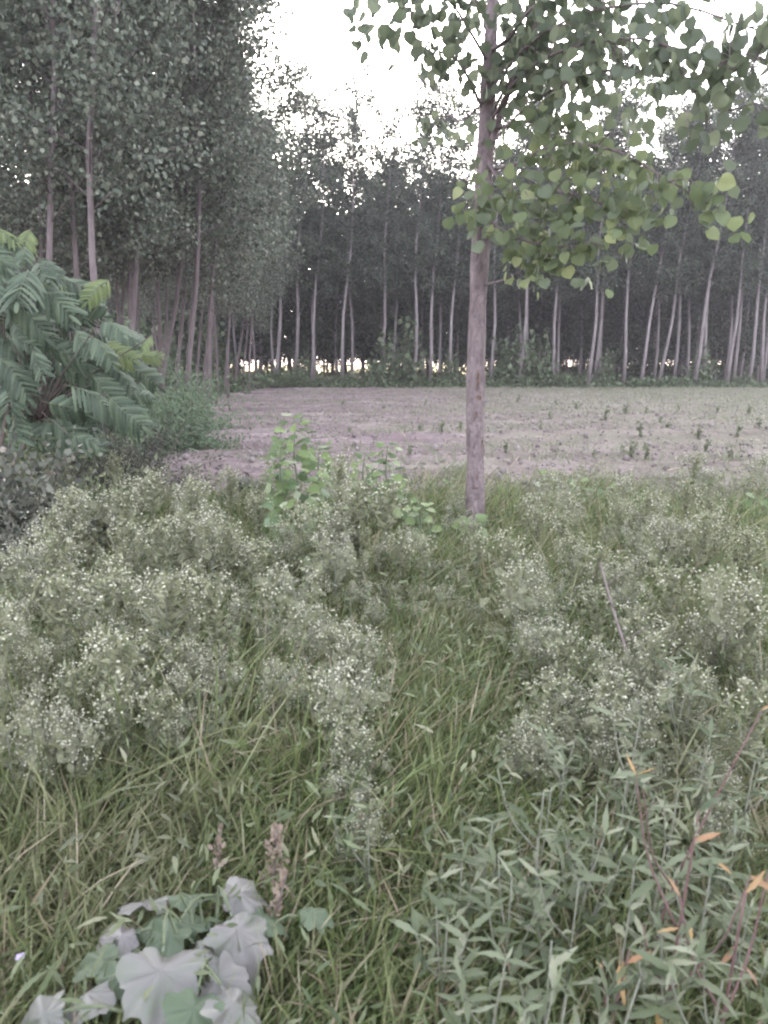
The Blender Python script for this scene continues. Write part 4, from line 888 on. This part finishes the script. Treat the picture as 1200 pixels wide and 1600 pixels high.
# ------------------------------------------------------------------ leafy weeds with lance shaped leaves, bottom right
lan_me = []; lan_or = []
for k in range(4):
    mb = MB(); mb.add(*T_LAN[k]); lan_me.append(mb.mesh('lance_leaf', M['lance'], True)); lan_or.append(mb.mesh('orange_leaf', M['lance_orange'], True))
def leafy_weed(px, py, Y, label, n=26, size=.10, lean=.06, stemm='stem_grey', branches=3, orange=0, name='leafy_weed', group='lance leaved weeds in the right foreground', r0=.0045):
    top = P(px, py, Y); h = max(.2, top[2]); base = np.array([top[0] - lean * h, Y, 0.])
    t = thing(name, label, 'weed', base, group); ax = spline([(0, 0, 0), (lean * h * .3 + rng.normal() * .015, rng.normal() * .015, h * .45), (lean * h, 0, h)], 8)
    mb = MB(); mb.tube(ax, np.linspace(r0, r0 * .4, 8), 5); axes = [ax]
    for b in range(branches):
        u = rng.uniform(.2, .65); c = np.array([np.interp(u * h, ax[:, 2], ax[:, k]) for k in range(3)]); a = rng.uniform(0, 6.28); L = h * rng.uniform(.25, .5)
        q = spline([c, c + np.array([math.cos(a) * L * .3, math.sin(a) * L * .3, L * .4]), c + np.array([math.cos(a) * L * .45, math.sin(a) * L * .45, L * .95])], 6); mb.tube(q, np.linspace(r0 * .6, r0 * .3, 6), 4); axes.append(q)
    link('stem', mb.mesh('leafy_weed_stem', M[stemm], True), t)
    for i in range(n):
        q = axes[0] if (i % (branches + 1) == 0 or branches == 0) else axes[i % (branches + 1)]
        u = rng.random() ** .65; f = u * (len(q) - 1.001); k = int(f); c = q[k] + (q[k + 1] - q[k]) * (f - k); a = i * 2.4 + rng.uniform(-.5, .5)
        if rng.random() < .30: u = .97; c = q[-1]
        d = np.array([[math.cos(a) + .25, math.sin(a), rng.uniform(-.25, .55) + .35 * (u > .9)]]); s = size * rng.uniform(.40, 1.25) * (1.05 - .3 * u)
        R = basis(d, np.array([[0, -.15, 1.]]) + rng.normal(size=(1, 3)) * .5, [s])[0]
        is_o = i < orange or (orange == 0 and px > 950 and i == 7 and Y < 2.0)
        o = leaf_obj((lan_or if is_o else lan_me)[int(rng.integers(4))], R, c, t)
        if is_o: o['label'] = 'withered orange leaf'
    return t
LW = [(850, 1235, 1.9, 'leafy weed with pale upturned leaf tips at the left of the right foreground'), (770, 1285, 1.85, 'slender leafy weed nearest the open grass in the foreground'), (932, 1255, 1.9, 'leafy weed just right of the pale tipped one'),
      (722, 1345, 1.75, 'low leafy weed bordering the bottom centre grass'), (800, 1370, 1.65, 'leafy weed in front of the slender one'), (905, 1375, 1.62, 'leafy weed with a tuft of pale top leaves in the middle of the right foreground'),
      (862, 1470, 1.45, 'low leafy weed with broad pale leaves toward the bottom'), (985, 1420, 1.5, 'leafy weed between the pale tufted one and the red stems'), (1065, 1460, 1.45, 'leafy weed growing at the foot of the red stems'),
      (1130, 1530, 1.34, 'leafy weed with a star of pale leaves at the bottom right corner'), (885, 1555, 1.28, 'leafy weed with a spiky rosette at the bottom edge'), (980, 1215, 2.1, 'leafy weed below the dry leaning stick'),
      (1060, 1235, 2.0, 'leafy weed behind the red stems'), (1150, 1290, 1.9, 'leafy weed right of the red stems'), (1172, 1420, 1.6, 'leafy weed at the right edge beside orange leaves'), (945, 1305, 1.75, 'leafy weed with one whitish curled leaf'),
      (1000, 1125, 2.25, 'leafy weed poking out of the white flowers under the stick'), (1085, 1030, 2.7, 'tall thin leafy weed standing above the right bank flowers'), (1180, 1190, 2.2, 'leafy weed at the right edge above the red stems'),
      (700, 1430, 1.55, 'small leafy weed in the grass left of the leafy group'), (790, 1500, 1.38, 'small leafy weed near the bottom of the grass'), (1000, 1530, 1.32, 'leafy weed before the red stems at the bottom'), (820, 1580, 1.2, 'leafy weed cut by the bottom edge of the picture'), (900, 1150, 2.3, 'leafy weed between the right bank flowers and the pale tipped weed'), (1110, 1150, 2.3, 'leafy weed among the right bank flowers above the red stems'), (1040, 1320, 1.75, 'leafy weed crossing in front of the red stems'), (1110, 1370, 1.65, 'bushy leafy weed just right of the main red stem'), (840, 1310, 1.78, 'leafy weed in the left half of the right foreground group'), (560, 1240, 2.1, 'grey bristly weed in the central column at the end of the flowers'), (575, 1300, 1.95, 'grey drooping weed at the foot of the central column')]
for i, (px, py, Y, lab) in enumerate(LW): leafy_weed(px, py, Y, lab, n=48 if px > 650 else 26, size=.088 if px > 650 else .07, branches=4)
leafy_weed(1092, 1268, 1.48, 'red stemmed weed with withered orange leaves in the right foreground', 26, .085, .08, 'stem_red', 3, 6, 'red_stemmed_weed', None, .0055)
leafy_weed(1190, 1110, 1.7, 'long red stem leaning right past the orange leaves', 12, .08, .28, 'stem_red', 1, 1, 'red_stemmed_weed', None, .0045)
leafy_weed(1165, 1395, 1.36, 'short red stemmed weed with yellow leaves at the right edge', 12, .075, .05, 'stem_red', 2, 4, 'red_stemmed_weed', None, .006)
leafy_weed(985, 1480, 1.42, 'small weed with two yellow leaves at the bottom right', 10, .07, .0, 'stem_red', 2, 3, 'yellowing_weed', None, .005)

# ------------------------------------------------------------------ broad pale leaved plant, bottom left
lob_me = []; lob_g = []
for k in range(5):
    mb = MB(); mb.add(*T_LOB[k]); lob_me.append(mb.mesh('broad_leaf', M['lobed'], True)); lob_g.append(mb.mesh('broad_leaf', M['lobed_green'], True))
bb = np.array([-.40, 1.55, 0.]); bp = thing('broad_leaved_plant', 'low plant with big lobed greyish lilac leaves at the bottom left', 'plant', bb)
# centre of blade in the picture, depth, length in metres, heading (degrees, 0 = right, 90 = away), tip slope, pale?
BL = [(225, 1410, 1.68, .135, 150, -.15, 1), (380, 1395, 1.66, .125, 20, -.20, 1), (375, 1465, 1.52, .150, -60, -.55, 1), (250, 1535, 1.36, .185, -80, -.35, 1), (120, 1565, 1.34, .165, 215, -.40, 1), (350, 1535, 1.42, .12, -20, -.3, 1),
      (180, 1465, 1.55, .12, 190, -.2, 1), (300, 1440, 1.60, .10, 80, .05, 0), (260, 1470, 1.52, .13, -110, -.3, 0), (290, 1400, 1.70, .09, 60, .1, 0), (320, 1490, 1.48, .10, -40, -.2, 1), (180, 1530, 1.42, .12, 200, -.3, 0), (370, 1580, 1.30, .14, -50, -.4, 1),
      (300, 1590, 1.28, .13, -90, -.4, 0), (60, 1590, 1.30, .12, 180, -.4, 1), (415, 1440, 1.6, .09, 0, -.3, 0), (230, 1445, 1.6, .09, 120, 0, 0), (490, 1430, 1.62, .085, 10, -.1, 0), (150, 1500, 1.5, .11, 170, -.35, 0)]
sm = MB()
for i, (px, py, Y, L, hd, sl, pale) in enumerate(BL):
    Y *= 1.06; c = P(px, py, Y); h = math.radians(hd); d = unit(np.array([[math.cos(h), math.sin(h), sl * .7]])); nn = np.array([[.0, -.12, 1.]]) + rng.normal(size=(1, 3)) * .30
    s = L * 1.22; R = basis(d, nn, [s])[0]; p = c - d[0] * s * .4
    leaf_obj((lob_me if pale else lob_g)[i % 5], R, p - bb, bp)
    st = p + (R @ np.array([0, -.45, -.10])) - bb; sm.tube(spline([(0, 0, 0), st * .5 + np.array([0, 0, .04]), st, p - bb], 7), np.linspace(.006, .003, 7), 5)
M['brown_leaf'] = leafmat('withered_leaf', [(0, (.13, .10, .085)), (1, (.21, .165, .135))], .15, .7)
for i, (px, py, Y, L, hd) in enumerate(((330, 1500, 1.46, .09, 20), (285, 1510, 1.44, .10, 200), (320, 1425, 1.62, .07, 100), (165, 1545, 1.40, .09, 230), (395, 1500, 1.5, .08, -30))):
    mb = MB(); mb.add(*T_LOB[i]); c = P(px, py, Y * 1.13); h = math.radians(hd)
    q = leaf_obj(mb.mesh('withered_leaf', M['brown_leaf'], True), basis(np.array([[math.cos(h), math.sin(h), -.5]]), np.array([[.1, -.7, .8]]) + rng.normal(size=(1, 3)) * .4, [L])[0], c - bb, bp); q['label'] = 'withered brown leaf'
link('stem', sm.mesh('plant_stem', M['stem_green'], True), bp)

# ------------------------------------------------------------------ dry seed spikes, stick, small flower
def spike(px, py, Y, label, h2=.2, n=140, lean=.0, pw=.022):
    top = P(px, py, Y); base = np.array([top[0] - lean * top[2], Y, 0.]); t = thing('dry_seed_spike', label, 'dry weed', base)
    ax = spline([(0, 0, 0), (lean * top[2] * .4, 0, top[2] * .5), (lean * top[2], 0, top[2])], 8); mb = MB(); mb.tube(ax, np.linspace(.004, .002, 8), 5); link('stem', mb.mesh('spike_stem', M['stick'], True), t)
    q = MB(); f = rng.random(n); z = top[2] - h2 * f; c = np.stack([np.interp(z, ax[:, 2], ax[:, 0]), 0 * z, z], -1); r = pw * (.3 + f) * (1 + .5 * np.sin(f * 22)); off = rdir(n) * r[:, None]
    q.scatter(T_DIA, basis(off + np.array([0, 0, .015]), rdir(n), rng.uniform(.008, .024, n)), c + off * rng.uniform(.2, 1.2, (n, 1))); so = link('seed_head', q.mesh('seed_head', M['seed']), t); so['kind'] = 'stuff'
spike(432, 1295, 1.95, 'pinkish dry seed spike standing right of the broad leaved plant', .19, 190, .05, .030)
spike(448, 1365, 1.75, 'second dry seed spike leaning in front of the pinkish one', .16, 90, .22, .014)
spike(345, 1290, 1.95, 'dry tan stalk standing behind the broad leaved plant', .12, 50, .1, .010)
sa, sb2 = P(938, 880, 3.75), P(1003, 1085, 3.05); ext = sb2 + (sb2 - sa) * .8; ext[2] = max(-.02, ext[2])
org2 = np.array([ext[0], ext[1], 0.]); st = thing('dead_stick', 'thin dry brown stick leaning left over the right bank flowers', 'stick', org2)
mb = MB(); mb.tube(spline([ext, (ext + sb2) / 2 + np.array([.02, 0, .01]), sb2, (sa + sb2) / 2 + np.array([-.012, .02, 0.02]), sa], 14) - org2, np.linspace(.0105, .005, 14), 8); link('shaft', mb.mesh('stick_shaft', M['stick'], True), st)
for (u, dx, dz) in ((.35, .07, .09), (.6, -.05, .08), (.8, .05, .07)):
    c = sb2 + (sa - sb2) * u; mb = MB(); mb.tube(np.array([c, c + np.array([dx, -.02, dz]) * .6, c + np.array([dx * 1.3, -.03, dz])]) - org2, [.005, .003, .002], 5); link('twig', mb.mesh('stick_twig', M['stick'], True), st)
p = P(32, 1497, 1.55); fb = np.array([p[0], p[1], 0.]); fw = thing('purple_flower', 'tiny lilac flower in the grass at the lower left edge', 'flower', fb)
mb = MB(); mb.tube([(0, 0, 0), (.01, 0, p[2] * .5), (0, 0, p[2])], [.002, .002, .0015], 5); link('stem', mb.mesh('flower_stem', M['stem_green'], True), fw)
M['lilac'] = leafmat('lilac_petal', [(0, (.42, .34, .60)), (1, (.55, .46, .70))], .3, .6)
mb = MB(); mb.add(*T_HEX); pm = mb.mesh('petal', M['lilac'])
for i in range(5):
    a = i * 1.2566; leaf_obj(pm, basis(np.array([[math.cos(a), math.sin(a) - .3, .5]]), np.array([[0, -.6, 1.]]), [.013])[0], np.array([0, 0, p[2]]), fw, 'petal')
